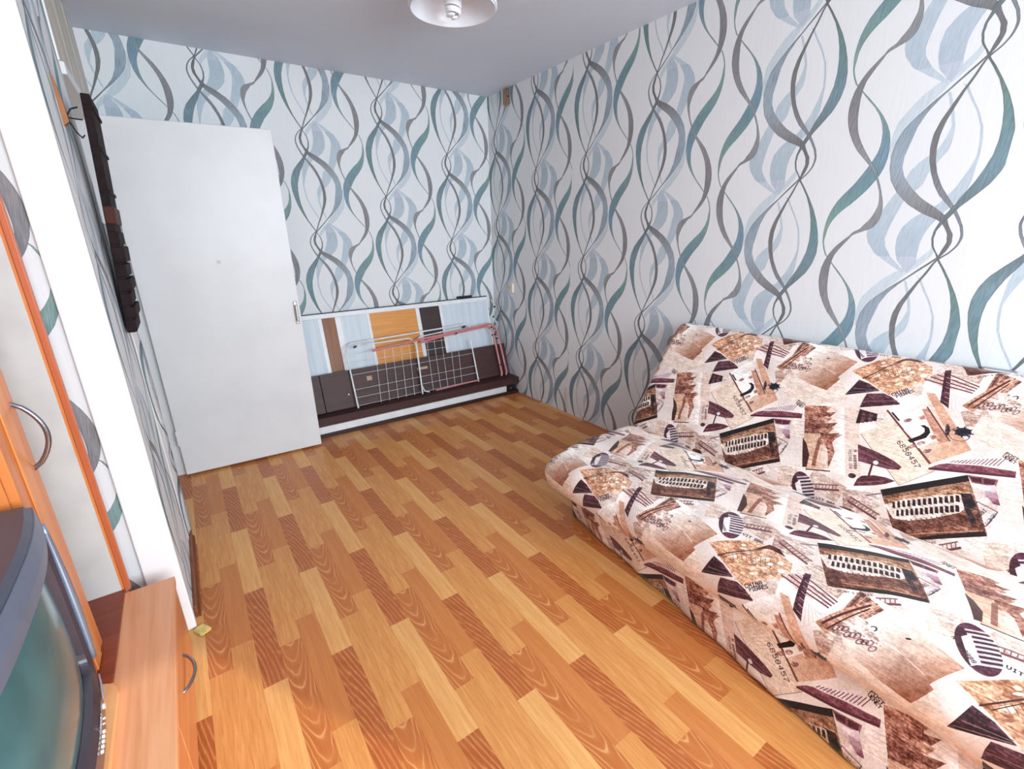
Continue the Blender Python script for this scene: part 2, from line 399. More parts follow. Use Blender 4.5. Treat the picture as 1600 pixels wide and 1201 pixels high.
# white corner board, doorway jamb and head, baseboard
t1 = box('trim_1', -.292, -.192, YS - .016, YS + .004, 0, ZC, M_white, kind='structure', bev=.004)
t1['label'] = 'wide white corner board beside the wardrobe'; t1['category'] = 'trim'
box('trim_2', -.30, -.168, 3.222, 3.268, 0, 1.955, M_enamel, kind='structure', bev=.004)
box('trim_3', -.30, -.180, 2.432, 3.222, 1.915, 1.955, M_enamel, kind='structure', bev=.003)
M_base = wood('brown_baseboard', (150, 84, 48), (100, 50, 26), 'Y')
box('baseboard_left', XL + .0016, XL + .014, YS + .04, 2.428, 0, .052, M_base, kind='structure', bev=.003)
box('baseboard_left_plinth', XL + .014, XL + .020, YS + .04, 2.428, 0, .018, M_base, kind='structure')

# ------------------------------------------------------------------ floor: printed strips, laid piece by piece
M_sub = plain('floor_underlay', (150, 100, 60), .7)
floor = box('floor', -1.4, XR + .1, YR - .1, YB + .1, -.08, -.0075, M_sub, kind='structure')
def plank_mat(name, kind):
    t = NT(name); c = t.coord('Object'); sp = t.n('ShaderNodeSeparateXYZ'); t.t.links.new(c, sp.inputs[0])
    x, y = sp.outputs[0], sp.outputs[1]
    st = t.n('ShaderNodeMapping'); t.t.links.new(c, st.inputs[0]); st.inputs['Scale'].default_value = (1, .05, 1)
    fine = t.noise(st.outputs[0], 210, 4, .6, .6)
    if kind == 'D':      # dark strip, lines sweeping diagonally across
        sw_ = t.M('MULTIPLY', t.M('SINE', t.M('MULTIPLY_ADD', y, 5.2, -.2)), .052)
        ph = t.M('ADD', x, sw_)
        w = t.M('SINE', t.M('ADD', t.M('MULTIPLY', ph, 430), t.M('MULTIPLY', t.noise(st.outputs[0], 55, 3), 10)))
        w = t.M('MULTIPLY_ADD', w, .5, .5)
        col = t.ramp(w, [(0, rgba((156, 74, 32))), (.55, rgba((170, 86, 40))), (.86, rgba((180, 98, 48))), (.97, rgba((206, 132, 78)))])
        g_ = t.noise(st.outputs[0], 26, 3)
        col = t.mix(t.ramp(g_, [(.45, (0, 0, 0, 1)), (.7, (.6, .6, .6, 1))]), col, rgba((174, 90, 42)))
    elif kind == 'W':    # cathedral grain, nested arches
        xw = t.M('ADD', x, t.M('MULTIPLY', t.M('SINE', t.M('MULTIPLY_ADD', y, 11, .4)), .007))
        yy = t.M('SUBTRACT', y, t.M('MULTIPLY', t.M('POWER', t.M('ABSOLUTE', xw), 2.0), 95))
        w = t.M('SINE', t.M('ADD', t.M('MULTIPLY', yy, 96), t.M('MULTIPLY', t.noise(c, 9, 2), 9)))
        w = t.M('MULTIPLY_ADD', w, .5, .5)
        col = t.ramp(w, [(0, rgba((178, 96, 44))), (.7, rgba((188, 108, 54))), (.90, rgba((196, 118, 62))), (.985, rgba((222, 162, 104)))])
        g_ = t.noise(c, 9, 2)
        col = t.mix(t.ramp(g_, [(.40, (0, 0, 0, 1)), (.62, (.75, .75, .75, 1))]), col, rgba((190, 110, 54)))
    else:
        cs = {'L': ((220, 156, 88), (236, 182, 114)), 'M': ((200, 128, 64), (224, 160, 92)), 'N': ((190, 112, 54), (206, 130, 70)), 'S': ((202, 130, 66), (224, 160, 92))}[kind]
        f = t.noise(st.outputs[0], {'L': 60, 'M': 95, 'N': 40, 'S': 110}[kind], 4, .55, 1.4)
        col = t.ramp(f, [(.32, rgba(cs[0])), (.62, rgba(cs[1]))])
        if kind in 'MSL':
            q = t.ramp(t.noise(st.outputs[0], 190, 3, .6), [(.56, (1, 1, 1, 1)), (.72, (.80, .68, .55, 1))])
            col = t.mix(.8, col, q, 'MULTIPLY')
    col = t.mix(.22, col, t.ramp(fine, [(.3, rgba((176, 98, 44))), (.7, rgba((222, 154, 88)))]))
    # wear
    wear = t.noise(t.coord('Object', (1, 1, 1)), 5, 3)
    rough = t.ramp(wear, [(.3, (.30, .30, .30, 1)), (.7, (.42, .42, .42, 1))])
    return t.fin(col, rough, spec=.45)
PM = {k: plank_mat('floor_strip_' + n, k) for k, n in dict(D='dark', L='light', W='arched', M='streaked', N='plain', S='pale').items()}
SWD, SLN = .0695, .5025
def plank_bm(bm, x0, x1, y0, y1):
    z0, z1, b = -.0072, 0.0, .0002
    a = [bm.verts.new(p) for p in ((x0, y0, z0), (x1, y0, z0), (x1, y1, z0), (x0, y1, z0))]
    m_ = [bm.verts.new(p) for p in ((x0, y0, z1 - b), (x1, y0, z1 - b), (x1, y1, z1 - b), (x0, y1, z1 - b))]
    u_ = [bm.verts.new(p) for p in ((x0 + b, y0 + b, z1), (x1 - b, y0 + b, z1), (x1 - b, y1 - b, z1), (x0 + b, y1 - b, z1))]
    bm.faces.new(u_)
    for i in range(4):
        j = (i + 1) % 4; bm.faces.new((a[i], a[j], m_[j], m_[i])); bm.faces.new((m_[i], m_[j], u_[j], u_[i]))
pool = {}
stuff = {k: bmesh.new() for k in 'DLWMNS'}
n_pl = 0
for k in range(-4, 12):
    for c3, (A, B, yA) in enumerate((('D', 'L', 1.867), ('W', 'M', 1.507), ('N', 'S', 1.602))):
        x0 = -.031 + .2085 * k + SWD * c3; x1 = x0 + SWD - .0001
        if x1 < -1.3 or x0 > XR: continue
        x0c, x1c = max(x0, -1.3), min(x1, XR)
        top = yA + (SLN if k % 2 else 0)      # upper end of an A strip
        for j in range(-6, 9):
            y1 = top + SLN * j; y0 = y1 - SLN + .0001
            kind = A if j % 2 == 0 else B
            if y1 < YR or y0 > YB: continue
            y0c, y1c = max(y0, YR), min(y1, YB)
            vis = y1c > .15 and x1c > XL - .02 and (x0c < 1.45 or y0c > 1.35) and x1c - x0c > .01
            if vis and n_pl < 296:
                key = (kind, round(x0c - x0, 3), round(x1 - x1c, 3), round(y0c - y0, 3), round(y1 - y1c, 3))
                if key not in pool:
                    bm = bmesh.new(); xc, yc = (x0 + x1) / 2, (y0 + y1) / 2
                    plank_bm(bm, x0c - xc, x1c - xc, y0c - yc, y1c - yc)
                    me = bm_me(bm, 'plank'); me.materials.append(PM[kind]); pool[key] = me
                o = bpy.data.objects.new('plank', pool[key]); COL.objects.link(o); o.parent = floor
                o.location = ((x0 + x1) / 2, (y0 + y1) / 2, 0); n_pl += 1
            elif x1c - x0c > .002 and y1c - y0c > .002:
                plank_bm(stuff[kind], x0c, x1c, y0c, y1c)
for k, bm in stuff.items():
    if len(bm.faces): link('plank_run', bm_me(bm), PM[k], floor, kind='stuff')
    else: bm.free()

# ------------------------------------------------------------------ sofa cloth: printed collage, painted by code
TU, TV, TW, TH = .614, .62, 1024, 1034
def paint_cloth():
    S2 = 2; W, H = TW * S2, TH * S2
    A = np.zeros((H, W, 3), np.float32)
    rng = np.random.RandomState(3)
    def smooth_noise(n, m, seed):
        r = np.random.RandomState(seed); g = r.rand(m, n).astype(np.float32)
        yy = np.linspace(0, m, H, endpoint=False); xx = np.linspace(0, n, W, endpoint=False)
        y0 = yy.astype(int); x0 = xx.astype(int); fy = (yy - y0)[:, None]; fx = (xx - x0)[None]
        fy = fy * fy * (3 - 2 * fy); fx = fx * fx * (3 - 2 * fx)
        y1 = (y0 + 1) % m; x1 = (x0 + 1) % n
        return (g[y0][:, x0] * (1 - fy) + g[y1][:, x0] * fy) * (1 - fx) + (g[y0][:, x1] * (1 - fy) + g[y1][:, x1] * fy) * fx
    n1 = smooth_noise(9, 9, 1); n2 = smooth_noise(160, 160, 2); n3 = smooth_noise(260, 40, 5); n4 = smooth_noise(30, 200, 6); n5 = smooth_noise(44, 44, 8)
    base = np.array((226, 213, 206), np.float32)
    A[:] = base + (n1[..., None] - .5) * np.array((30, 34, 36)) + (n2[..., None] - .5) * 14
    def px(p): return (p[0] - .62) / TU * W, p[1] / TV * H
    def region(x0, x1, y0, y1):
        x0, x1, y0, y1 = int(math.floor(x0)), int(math.ceil(x1)) + 1, int(math.floor(y0)), int(math.ceil(y1)) + 1
        X, Y = np.meshgrid(np.arange(x0, x1) + .5, np.arange(y0, y1) + .5)
        ix = np.arange(x0, x1) % W; iy = np.arange(y0, y1) % H
        return X, Y, ix, iy
    def comp(mask, ix, iy, X, Y, col, alpha, tex):
        c = col(X / W * TU + .62, Y / H * TV) if callable(col) else np.array(col, np.float32)
        c = np.broadcast_to(c, (*X.shape, 3)).astype(np.float32)
        g = np.ix_(iy, ix)
        if tex:
            c = c + (n2[g][..., None] - .5) * tex * 1.3 + (n4[g][..., None] - .5) * tex * 1.2 + (n5[g][..., None] - .5) * tex
        a = (mask * alpha)[..., None]
        A[g] = A[g] * (1 - a) + c * a
    def poly(pts, col, alpha=1, tex=20):
        q = np.array([px(p) for p in pts]); X, Y, ix, iy = region(q[:, 0].min(), q[:, 0].max(), q[:, 1].min(), q[:, 1].max())
        ins = np.zeros(X.shape, bool); j = len(q) - 1
        for i in range(len(q)):
            (xi, yi), (xj, yj) = q[i], q[j]
            if yi != yj:
                ins ^= ((yi > Y) != (yj > Y)) & (X < (xj - xi) * (Y - yi) / (yj - yi) + xi)
            j = i
        comp(ins.astype(np.float32), ix, iy, X, Y, col, alpha, tex)
    def ell(c, a, b, ang, col, alpha=1, tex=16, half=None, ring=None):
        cx, cy = px(c); k = W / TU; R = max(a, b) * k * 1.02
        X, Y, ix, iy = region(cx - R, cx + R, cy - R, cy + R)
        ca, sa = math.cos(math.radians(ang)), math.sin(math.radians(ang))
        dx, dy = X - cx, Y - cy; p = (dx * ca + dy * sa) / (a * k); q = (-dx * sa + dy * ca) / (b * k)
        rr = np.sqrt(p * p + q * q); mk = np.clip((1 - rr) * a * k, 0, 1)
        if ring: mk = mk * np.clip((rr - ring) * a * k, 0, 1)
        comp(mk, ix, iy, X, Y, (lambda U, V: col(p, q)) if callable(col) else col, alpha, tex)
    def line(p, q, w, col, alpha=1):
        d = np.array(q, float) - np.array(p, float); L = np.hypot(*d); n = np.array((-d[1], d[0])) / L * w / 2
        poly([np.array(p) + n, np.array(q) + n, np.array(q) - n, np.array(p) - n], col, alpha, 0)
    def grad(p0, c0, p1, c1):
        p0 = np.array(p0); d = np.array(p1) - p0; L2 = d @ d; c0 = np.array(c0, float); c1 = np.array(c1, float)
        def f(U, V):
            t = np.clip(((U - p0[0]) * d[0] + (V - p0[1]) * d[1]) / L2, 0, 1)[..., None]
            return c0 * (1 - t) + c1 * t
        return f
    F = {'0': '0E11191513110E', '1': '040C040404040E', '2': '0E11010204081F', '4': '02060A121F0202', '5': '1F101E0101110E', '6': '0608101E11110E', '7': '1F010204080808', '8': '0E11110E11110E', '9': '0E11110F01020C',
         'A': '0E11111F111111', 'B': '1E11111E11111E', 'C': '0E11101010110E', 'D': '1E11111111111E', 'E': '1F10101E10101F', 'F': '1F10101E101010', 'G': '0E11101711110F', 'H': '1111111F111111', 'I': '0E04040404040E', 'L': '1010101010101F', 'M': '111B1515111111', 'N': '11191915131311',
         'O': '0E11111111110E', 'P': '1E11111E101010', 'R': '1E11111E141211', 'S': '0F10100E01011E', 'T': '1F040404040404', 'U': '1111111111110E', 'V': '11111111110A04', 'K': '11121418141211', 'X': '11110A040A1111', 'Y': '11110A04040404', 'Z': '1F01020408101F', ' ': '00000000000000', '&': '0C12140815120D', '.': '00000000000C0C', '-': '0000001F000000', 'o': '00000E1111110E'}
    def text(s, p, d, h, col, alpha=1, bold=1.15, sp=6):
        d = np.array(d, float); d /= np.hypot(*d); n = np.array((-d[1], d[0])); c = h / 7; p = np.array(p, float)
        for i, ch in enumerate(s):
            g = F[ch]
            for r in range(7):
                b = int(g[2 * r:2 * r + 2], 16)
                run = [k for k in range(5) if b >> (4 - k) & 1]
                for k in run:
                    o = p + d * (i * sp + k) * c + n * (6 - r) * c; e = c * bold
                    poly([o, o + d * e, o + d * e + n * e, o + n * e], col, alpha, 0)
    CR, TAN, BR, PL, DK = (236, 226, 221), (198, 160, 138), (146, 104, 90), (98, 66, 70), (54, 38, 42)
    # handwriting on the paper ground
    for i in range(150):
        u, v = .62 + rng.rand() * TU, rng.rand() * TV; a = rng.choice((.25, -.6, 1.2)); l = .02 + rng.rand() * .05
        line((u, v), (u + l * math.cos(a), v + l * math.sin(a)), .0008, (196, 176, 168), .6)
    # sheets of old paper and faded views lying under the cards
    def card(c, w, h, ang, c0, c1, tex, alpha=1):
        ca, sa = math.cos(math.radians(ang)), math.sin(math.radians(ang))
        P = [(c[0] + x * ca - y * sa, c[1] + x * sa + y * ca) for x, y in ((-w, -h), (w, -h), (w, h), (-w, h))]
        poly(P, grad(P[0], c0, P[2], c1), alpha, tex)
        return P
    for c, w, h, a_, c0, c1, tx in (((.68, .02), .05, .04, 25, (206, 180, 164), (230, 216, 208), 30), ((.80, .03), .06, .035, -12, (214, 196, 186), (194, 166, 152), 36), ((.92, .02), .055, .04, 18, (180, 150, 138), (226, 210, 202), 44), ((1.20, .37), .05, .05, -20, (222, 202, 190), (208, 184, 170), 26), ((1.12, .42), .04, .03, 30, (184, 152, 138), (220, 202, 192), 40), ((.66, .23), .05, .05, 8, (218, 200, 190), (232, 220, 214), 24), ((1.03, .58), .06, .035, -8, (222, 206, 196), (190, 162, 148), 36), ((1.17, .60), .05, .03, 15, (206, 180, 168), (232, 220, 212), 30), ((.88, .50), .07, .06, 10, (220, 204, 196), (204, 182, 170), 26), ((1.20, .10), .04, .09, 4, (226, 210, 204), (206, 186, 178), 26), ((.93, .33), .06, .05, 35, (216, 196, 184), (230, 216, 208), 26)):
        P = card(c, w, h, a_, c0, c1, tx)
        for i in range(7):
            t_ = (i + .5) / 7; p_ = np.array(P[0]) * (1 - t_) + np.array(P[3]) * t_; q_ = np.array(P[1]) * (1 - t_) + np.array(P[2]) * t_
            line(p_ * .92 + q_ * .08, p_ * .12 + q_ * .88, .0008, (164, 138, 128), .6)
    for c, a_ in (((.80, .015), 20), ((.93, -.005), -14), ((1.16, .585), 40), ((1.215, .42), 75)):
        ca, sa = math.cos(math.radians(a_)), math.sin(math.radians(a_))
        line((c[0] - .05 * ca, c[1] - .05 * sa), (c[0] + .05 * ca, c[1] + .05 * sa), .007, (112, 76, 82))
        for i in range(9): line((c[0] + (.011 * i - .05) * ca, c[1] + (.011 * i - .05) * sa), (c[0] + (.011 * i - .045) * ca - .016 * sa, c[1] + (.011 * i - .045) * sa + .016 * ca), .0025, (136, 98, 102))
        line((c[0] - .05 * ca - .018 * sa, c[1] - .05 * sa + .018 * ca), (c[0] + .05 * ca - .018 * sa, c[1] + .05 * sa + .018 * ca), .004, (126, 90, 94))
    # letter paper behind the coast
    poly([(.51, .43), (.6755, .3936), (.70, .458), (.7614, .374), (.63, .305), (.50, .36)], (222, 204, 192))
    for i in range(9):
        line((.53 + .012 * i, .40 - .004 * i), (.60 + .014 * i, .335 + .002 * i), .0009, (176, 150, 140), .7)
    # sky and coast cards
    poly([(.525, .60), (.585, .595), (.6622, .5608), (.7311, .5377), (.6903, .4528), (.618, .4937), (.52, .50)], grad((.58, .59), (244, 238, 232), (.71, .48), (172, 128, 106)))
    line((.60, .50), (.68, .47), .002, (226, 206, 190))
    ell((.628, .532), .006, .0025, 30, DK); ell((.66, .455), .017, .012, 0, (70, 56, 60), .75, 60)
    poly([(.50, .49), (.5791, .4922), (.635, .487), (.7026, .4523), (.6755, .3936), (.60, .405), (.5247, .435)], grad((.53, .49), (238, 226, 216), (.66, .40), (160, 116, 96)))
    poly([(.50, .60), (.5631, .5757), (.5231, .478), (.49, .50)], (150, 112, 98), 1, 60)
    for i in range(7):
        line((.50 + .009 * i, .60 - .003 * i), (.49 + .006 * i, .485 + .002 * i), .0035 if i % 2 else .002, PL if i % 2 else (196, 170, 152))
    for i in range(4): ell((.532 + .010 * i, .505 + .006 * (i % 2)), .011, .007, 50, DK, .8, 20, ring=.6)
    # pagoda card
    pg = [(.6247, .3105), (.80, .3582), (.895, .10), (.7211, .066)]
    poly(pg, grad((.66, .20), (190, 146, 122), (.80, .24), (242, 233, 228)))
    poly([(.755, .345), (.80, .3582), (.895, .10), (.85, .088)], (216, 190, 176), .8)
    poly([(.6247, .3105), (.70, .331), (.735, .21), (.668, .195)], grad((.64, .3), (168, 122, 104), (.70, .20), (116, 76, 68)), 1, 60)
    for i in range(7):
        t_ = i / 6; cu, cv = .695 + .03 * t_, .325 - .14 * t_; w = .012 + .020 * t_ + .008 * (i % 2)
        poly([(cu - w * .9, cv - w * .28), (cu + w * 1.6, cv + .016 * t_ + w * .45), (cu + w * 1.1, cv - .012), (cu - w, cv - .012)], (126, 84, 74) if i % 2 else (172, 130, 110), .9, 50)
    poly([(.73, .215), (.79, .235), (.765, .20), (.79, .16), (.79, .095), (.765, .16), (.74, .19)], (156, 110, 94), .9, 50)
    poly([(.665, .20), (.72, .215), (.752, .087), (.705, .075)], (206, 172, 150), .9, 30); poly([(.718, .20), (.73, .20), (.748, .087), (.735, .085)], BR)
    poly([(.668, .18), (.69, .16), (.715, .12), (.722, .073), (.708, .068)], (84, 54, 52))
    line((.7211, .064), (.80, .087), .004, DK, .9)
    text('N', (.842, .191), (.025, -.065), .010, DK, 1, 1.3); text('000900', (.847, .172), (.025, -.065), .009, DK, 1, 1.4, 7)
    text('POSTAGE DUE', (.826, .186), (.026, -.065), .009, (110, 100, 112), 1, 1.1, 5.2)
    ell((.868, .098), .012, .009, 20, DK, .85, 60)
    # small dark pagoda
    for i in range(5):
        poly([(.805 + .011 * i, .352 - .001 * i), (.818 + .011 * i, .350), (.825 + .011 * i, .296 + .006 * i), (.812 + .011 * i, .293 + .006 * i)], PL if i % 2 else (66, 40, 42), 1, 40)
    line((.862, .33), (.885, .335), .0016, DK)
    # curved dark roofs
    poly([(.7401, .3918), (.752, .43), (.7629, .4652), (.80, .458), (.8392, .4387), (.7967, .4185)], (84, 56, 66), 1, 40)
    for i in range(5): line((.745 + .004 * i, .395 + .01 * i), (.832, .436 + .002 * i), .0016, (170, 150, 156) if i % 2 else DK, .8)
    poly([(.8018, .3569), (.802, .39), (.8055, .4174), (.8548, .4324), (.88, .425), (.9147, .4047)], (100, 68, 78), 1, 36)
    line((.806, .372), (.908, .408), .0045, (70, 44, 52)); line((.804, .384), (.90, .416), .002, (150, 120, 126))
    # canal card
    vn = [(.7257, .4955), (.8206, .5877), (.86, .594), (.95, .575), (.965, .525), (.8743, .4293)]
    poly(vn, grad((.76, .52), (196, 150, 122), (.92, .52), (206, 168, 144)), 1, 50)
    for i in range(26):
        u, v = .775 + rng.rand() * .12, .475 + rng.rand() * .08
        ell((u + .01, v + (u - .83) * .6 * 0), .006 + rng.rand() * .008, .003 + rng.rand() * .003, 40, (238, 222, 206) if i % 3 else (150, 106, 88), .75, 10)
    line((.772, .4716), (.8724, .5906), .004, (96, 62, 56)); line((.79, .476), (.86, .57), .0016, DK)
    poly([(.845, .565), (.90, .60), (.868, .60)], (92, 54, 50), 1, 40); poly([(.872, .585), (.925, .585), (.90, .60)], (92, 54, 50), 1, 40)
    for i in range(9): line((.80 + .012 * i, .505 + .006 * i), (.815 + .012 * i, .490 + .004 * i), .0016, (112, 74, 64), .8)
    for u, v, r in ((.925, .555, .009), (.905, .535, .008), (.94, .53, .010), (.89, .55, .006)): ell((u, v), r, r * .7, 30, (244, 232, 220), .9, 6)
    # lettering beside the canal card
    text('CHINA', (.882, .428), (.060, .058), .012, (44, 36, 50), 1, 1.4, 6.2); text('PIERRES', (.896, .425), (.055, .053), .011, (44, 36, 50), 1, 1.3, 5)
    # lattice
    poly([(.945, .52), (.992, .572), (1.02, .54), (1.09, .526), (1.07, .50), (1.0, .50)], (214, 186, 178), 1, 40)
    for i in range(4):
        line((.945 + .014 * i, .518 + .013 * i), (1.08 + .003 * i, .500 + .009 * i), .0042, (106, 70, 76))
    poly([(.988, .567), (1.003, .572), (1.0394, .4285), (1.0113, .4461)], (88, 54, 66), 1, 40)
    for i in range(6): line((1.02 - .004 * i, .45 + .018 * i), (1.036 - .004 * i, .445 + .018 * i), .0018, (190, 160, 166))
    for i in range(7): line((1.03 + .006 * i, .49 - .003 * i), (1.05 + .008 * i, .42 + .012 * i), .0012, (190, 166, 162), .8)
    # tower leg card
    poly([(1.0668, .4475), (1.145, .585), (1.165, .575), (1.10, .435)], (188, 146, 126), 1, 50); line((1.082, .455), (1.150, .572), .006, (96, 58, 58)); line((1.096, .447), (1.152, .560), .003, DK)
    poly([(1.10, .44), (1.1393, .5221), (1.17, .515), (1.2086, .4817), (1.15, .455)], (206, 182, 172), 1, 60)
    for i in range(10): ell((1.112 + .009 * i, .463 + .005 * (i % 3)), .011, .006, 60, (92, 62, 70), .7, 20, ring=.62)
    # arch card and its letter
    poly([(.8404, .2573), (.9051, .3309), (.97, .39), (1.0732, .2036), (1.0015, .119)], (226, 206, 190), 1, 22)
    for i in range(8): line((.862 + .010 * i, .262 + .0 * i - .011 * i * .4), (.905 + .010 * i, .305 - .006 * i), .0011, (186, 158, 142), .8)
    line((.8404, .2573), (1.0015, .119), .0016, (120, 88, 80)); line((1.0015, .119), (1.0732, .2036), .0012, (120, 88, 80))
    poly([(.8841, .3697), (.9438, .449), (.99, .472), (1.1351, .3029), (1.0507, .2161), (1.02, .25)], grad((.91, .36), (244, 240, 238), (1.07, .36), (208, 172, 150)), 1, 20)
    poly([(.965, .47), (.99, .472), (1.1351, .3029), (1.11, .28)], (202, 162, 140))
    line((.8841, .372), (1.055, .222), .0065, (120, 80, 72)); line((.90, .368), (.93, .343), .006, (60, 42, 46))
    poly([(.975, .405), (.9893, .415), (1.0746, .3135), (1.055, .295)], (190, 148, 130), 1, 26); line((.985, .418), (1.078, .314), .004, (112, 74, 70)); line((.97, .40), (1.05, .30), .0025, (250, 246, 244))
    poly([(.928, .36), (.965, .398), (1.045, .305), (1.01, .262)], (240, 234, 230), 1, 10)
    # dark vault of the arch
    poly([(.9745, .2809), (.985, .274), (1.018, .305), (1.0226, .328), (1.014, .343), (.9998, .3492), (.9898, .3442), (1.004, .337), (1.008, .324), (1.0, .308)], DK, 1, 10)
    poly([(.952, .315), (.97, .30), (.99, .318), (.975, .335)], (250, 248, 247), 1, 6)
    for (u, v) in ((.985, .372), (1.035, .312)):
        poly([(u - .012, v + .002), (u + .002, v + .016), (u + .014, v + .004), (u, v - .010)], (208, 172, 158)); poly([(u - .007, v + .002), (u + .002, v + .011), (u + .009, v + .004), (u, v - .005)], (170, 124, 112))
    for (u, v) in ((.952, .352), (1.012, .282), (1.035, .262), (.992, .262)): ell((u, v), .012, .007, 40, (150, 112, 104), .85, 70)
    text('6850457', (.948, .263), (.085, -.078), .0165, (58, 44, 52), 1, 1.05, 6.6)
    # round postmark
    ell((1.092, .345), .027, .024, 0, (60, 50, 66), .9, 0, ring=.92); ell((1.06, .352), .006, .022, 15, (56, 46, 60), .85, 60)
    ell((1.098, .357), .020, .015, 20, (34, 32, 56), .9, 60)
    for i in range(8): line((1.098, .357), (1.098 + .026 * math.cos(i * .8), .357 + .020 * math.sin(i * .8)), .004, (34, 32, 56))
    # twin dark hulls
    poly([(.8468, .2165), (.9137, .2083), (.965, .195), (.9897, .183), (.985, .170), (.9532, .1602), (.91, .158), (.8685, .1562)], (110, 74, 82), 1, 26)
    for i in range(4): line((.850 + .005 * i, .208 - .013 * i), (.965, .182 - .004 * i), .0022, (146, 112, 118) if i % 2 else (76, 46, 56))
    poly([(.8827, .0648), (.886, .095), (.8954, .1094), (.9273, .1249), (.96, .131), (.9883, .1293), (.965, .108), (.939, .0913)], (106, 68, 76), 1, 26)
    line((.89, .08), (.96, .118), .0022, (152, 116, 122)); line((.888, .09), (.95, .125), .002, (72, 42, 52))
    line((.9104, .165), (.9138, .115), .006, (88, 60, 66)); ell((.918, .170), .008, .008, 0, (232, 222, 222), .9, 0)
    # arena card
    ar = [(.9593, .0841), (1.0623, .154), (1.1487, .2219), (1.2407, .0611), (1.1417, .0007), (1.05, -.06)]
    poly(ar, grad((1.10, .16), (150, 116, 96), (1.16, .0), (96, 62, 54)), 1, 40)
    poly([(.9593, .0841), (1.1487, .2219), (1.158, .205), (1.05, .125), (.972, .066)], (46, 32, 38), 1, 16)
    poly([(.985, .062), (1.06, .118), (1.16, .185), (1.18, .15), (1.09, .10), (1.0, .04)], (176, 140, 116), 1, 50)
    e1 = np.array((.994, .052)); 
    body = [(.985, .040), (1.03, .082), (1.10, .128), (1.155, .158), (1.178, .128), (1.165, .098), (1.11, .050), (1.06, .018), (1.02, .006)]
    poly(body, (214, 196, 186), 1, 46)
    for r_, (o0, o1) in enumerate((((1.0, .047), (1.152, .143)), ((1.018, .026), (1.160, .112)))):
        for i in range(13):
            t_ = (i + .5) / 13; c_ = np.array(o0) * (1 - t_) + np.array(o1) * t_; w = .0036 + .0012 * t_
            poly([c_ + (-w, .0085), c_ + (w * .6, .0105), c_ + (w + .006, -.009), c_ + (-w + .006, -.011)], (62, 42, 44), 1, 20)
    for i in range(10):
        t_ = i / 9; line((1.03 + .10 * t_, .004 + .066 * t_), (1.036 + .10 * t_, -.002 + .066 * t_), .003, (120, 84, 76))
    poly([(1.15, .158), (1.172, .168), (1.195, .135), (1.185, .12), (1.21, .085), (1.20, .075), (1.172, .115)], (52, 36, 40), 1, 50)
    poly([(1.06, -.02), (1.17, .055), (1.215, .075), (1.2407, .0611), (1.1417, .0007), (1.06, -.055)], (128, 88, 72), 1, 50)
    line((1.07, -.025), (1.22, .065), .003, (206, 170, 150), .7); poly([(1.06, -.052), (1.05, -.06), (1.1417, -.004), (1.2407, .0575), (1.232, .069), (1.14, .010)], (48, 32, 34), 1, 12)
    line((.927, .048), (.965, .073), .005, (140, 120, 118)); text('OZ ART & PRODUCT', (1.075, -.062), (.10, .062), .007, (70, 56, 58), 1, 1.1, 5)
    # dark band with hatched spans, leg and cone
    poly([(1.0531, .2043), (1.075, .228), (1.093, .2393), (1.17, .262), (1.2444, .2741), (1.2477, .2552), (1.15, .232)], (132, 88, 98), 1, 30)
    line((1.056, .205), (1.247, .258), .007, (96, 56, 68)); poly([(1.093, .24), (1.19, .308), (1.20, .275), (1.15, .258)], (224, 208, 208), 1, 20)
    for i in range(13): line((1.10 + .0085 * i, .245 + .0025 * i), (1.108 + .0088 * i, .256 + .0042 * i), .0022, (124, 84, 94))
    poly([(1.1487, .2219), (1.2161, .2347), (1.2169, .2115), (1.1648, .2019)], (140, 98, 106), 1, 20)
    poly([(1.155, .218), (1.18, .224), (1.185, .210), (1.165, .206)], (92, 54, 62)); poly([(1.186, .225), (1.211, .231), (1.212, .214), (1.19, .211)], (92, 54, 62))
    poly([(1.1767, .1954), (1.2138, .2159), (1.2411, .1591), (1.2265, .1575)], grad((1.19, .205), (232, 220, 220), (1.235, .16), (136, 92, 104)), 1, 26)
    # boxed stamp
    q = [(1.1922, .1491), (1.2415, .1376), (1.2303, .0841), (1.1881, .1025)]
    for i in range(4): line(q[i], q[(i + 1) % 4], .0022, (74, 64, 72))
    text('1055', (1.2115, .135), (-.016, -.040), .010, DK, 1, 1.2, 6); text('VENETI', (1.234, .131), (-.010, -.042), .009, (96, 92, 106), 1, 1.2, 5.4)
    text('POST', (1.206, .318), (.036, -.015), .010, DK, 1, 1.4, 6); text('VENET', (1.203, .308), (.040, -.017), .009, DK, 1, 1.4, 5.4)
    # ribbed shell
    def shell(p, q):
        rib = (np.sin(p * 34) > .0) & (q > -.15 - .25 * np.abs(p)); s = np.clip(q * .5 + .5, 0, 1)[..., None]
        c = np.array((96, 66, 74)) * (1 - s * .2) + np.zeros((*p.shape, 3)); c[rib] = (206, 192, 194)
        c[(q < -.1) & (np.abs(p + q * .3) < .55) & (q > -.62)] = (228, 216, 214); c[np.abs(p) > .72] = (98, 62, 76)
        return c
    ell((.735, .607), .068, .038, -62, shell, 1, 20)
    text('N 080900', (.688, .603), (.05, -.042), .009, (60, 48, 54), 1, 1.35, 6.5); text('VIT 006', (.785, .588), (.055, .002), .011, (44, 36, 40), 1, 1.4, 6)
    A2 = A.reshape(TH, S2, TW, S2, 3).mean((1, 3))
    A2 = A2 + (A2 - 198) * np.array((.20, .24, .24))
    A2 = np.clip(A2, 0, 255) / 255
    im = bpy.data.images.new('cloth_print', TW, TH)
    buf = np.ones((TH, TW, 4), np.float32); buf[..., :3] = A2
    im.pixels.foreach_set(buf.ravel()); im.update(); im.pack()
    return im
t = NT('printed_sofa_cloth')
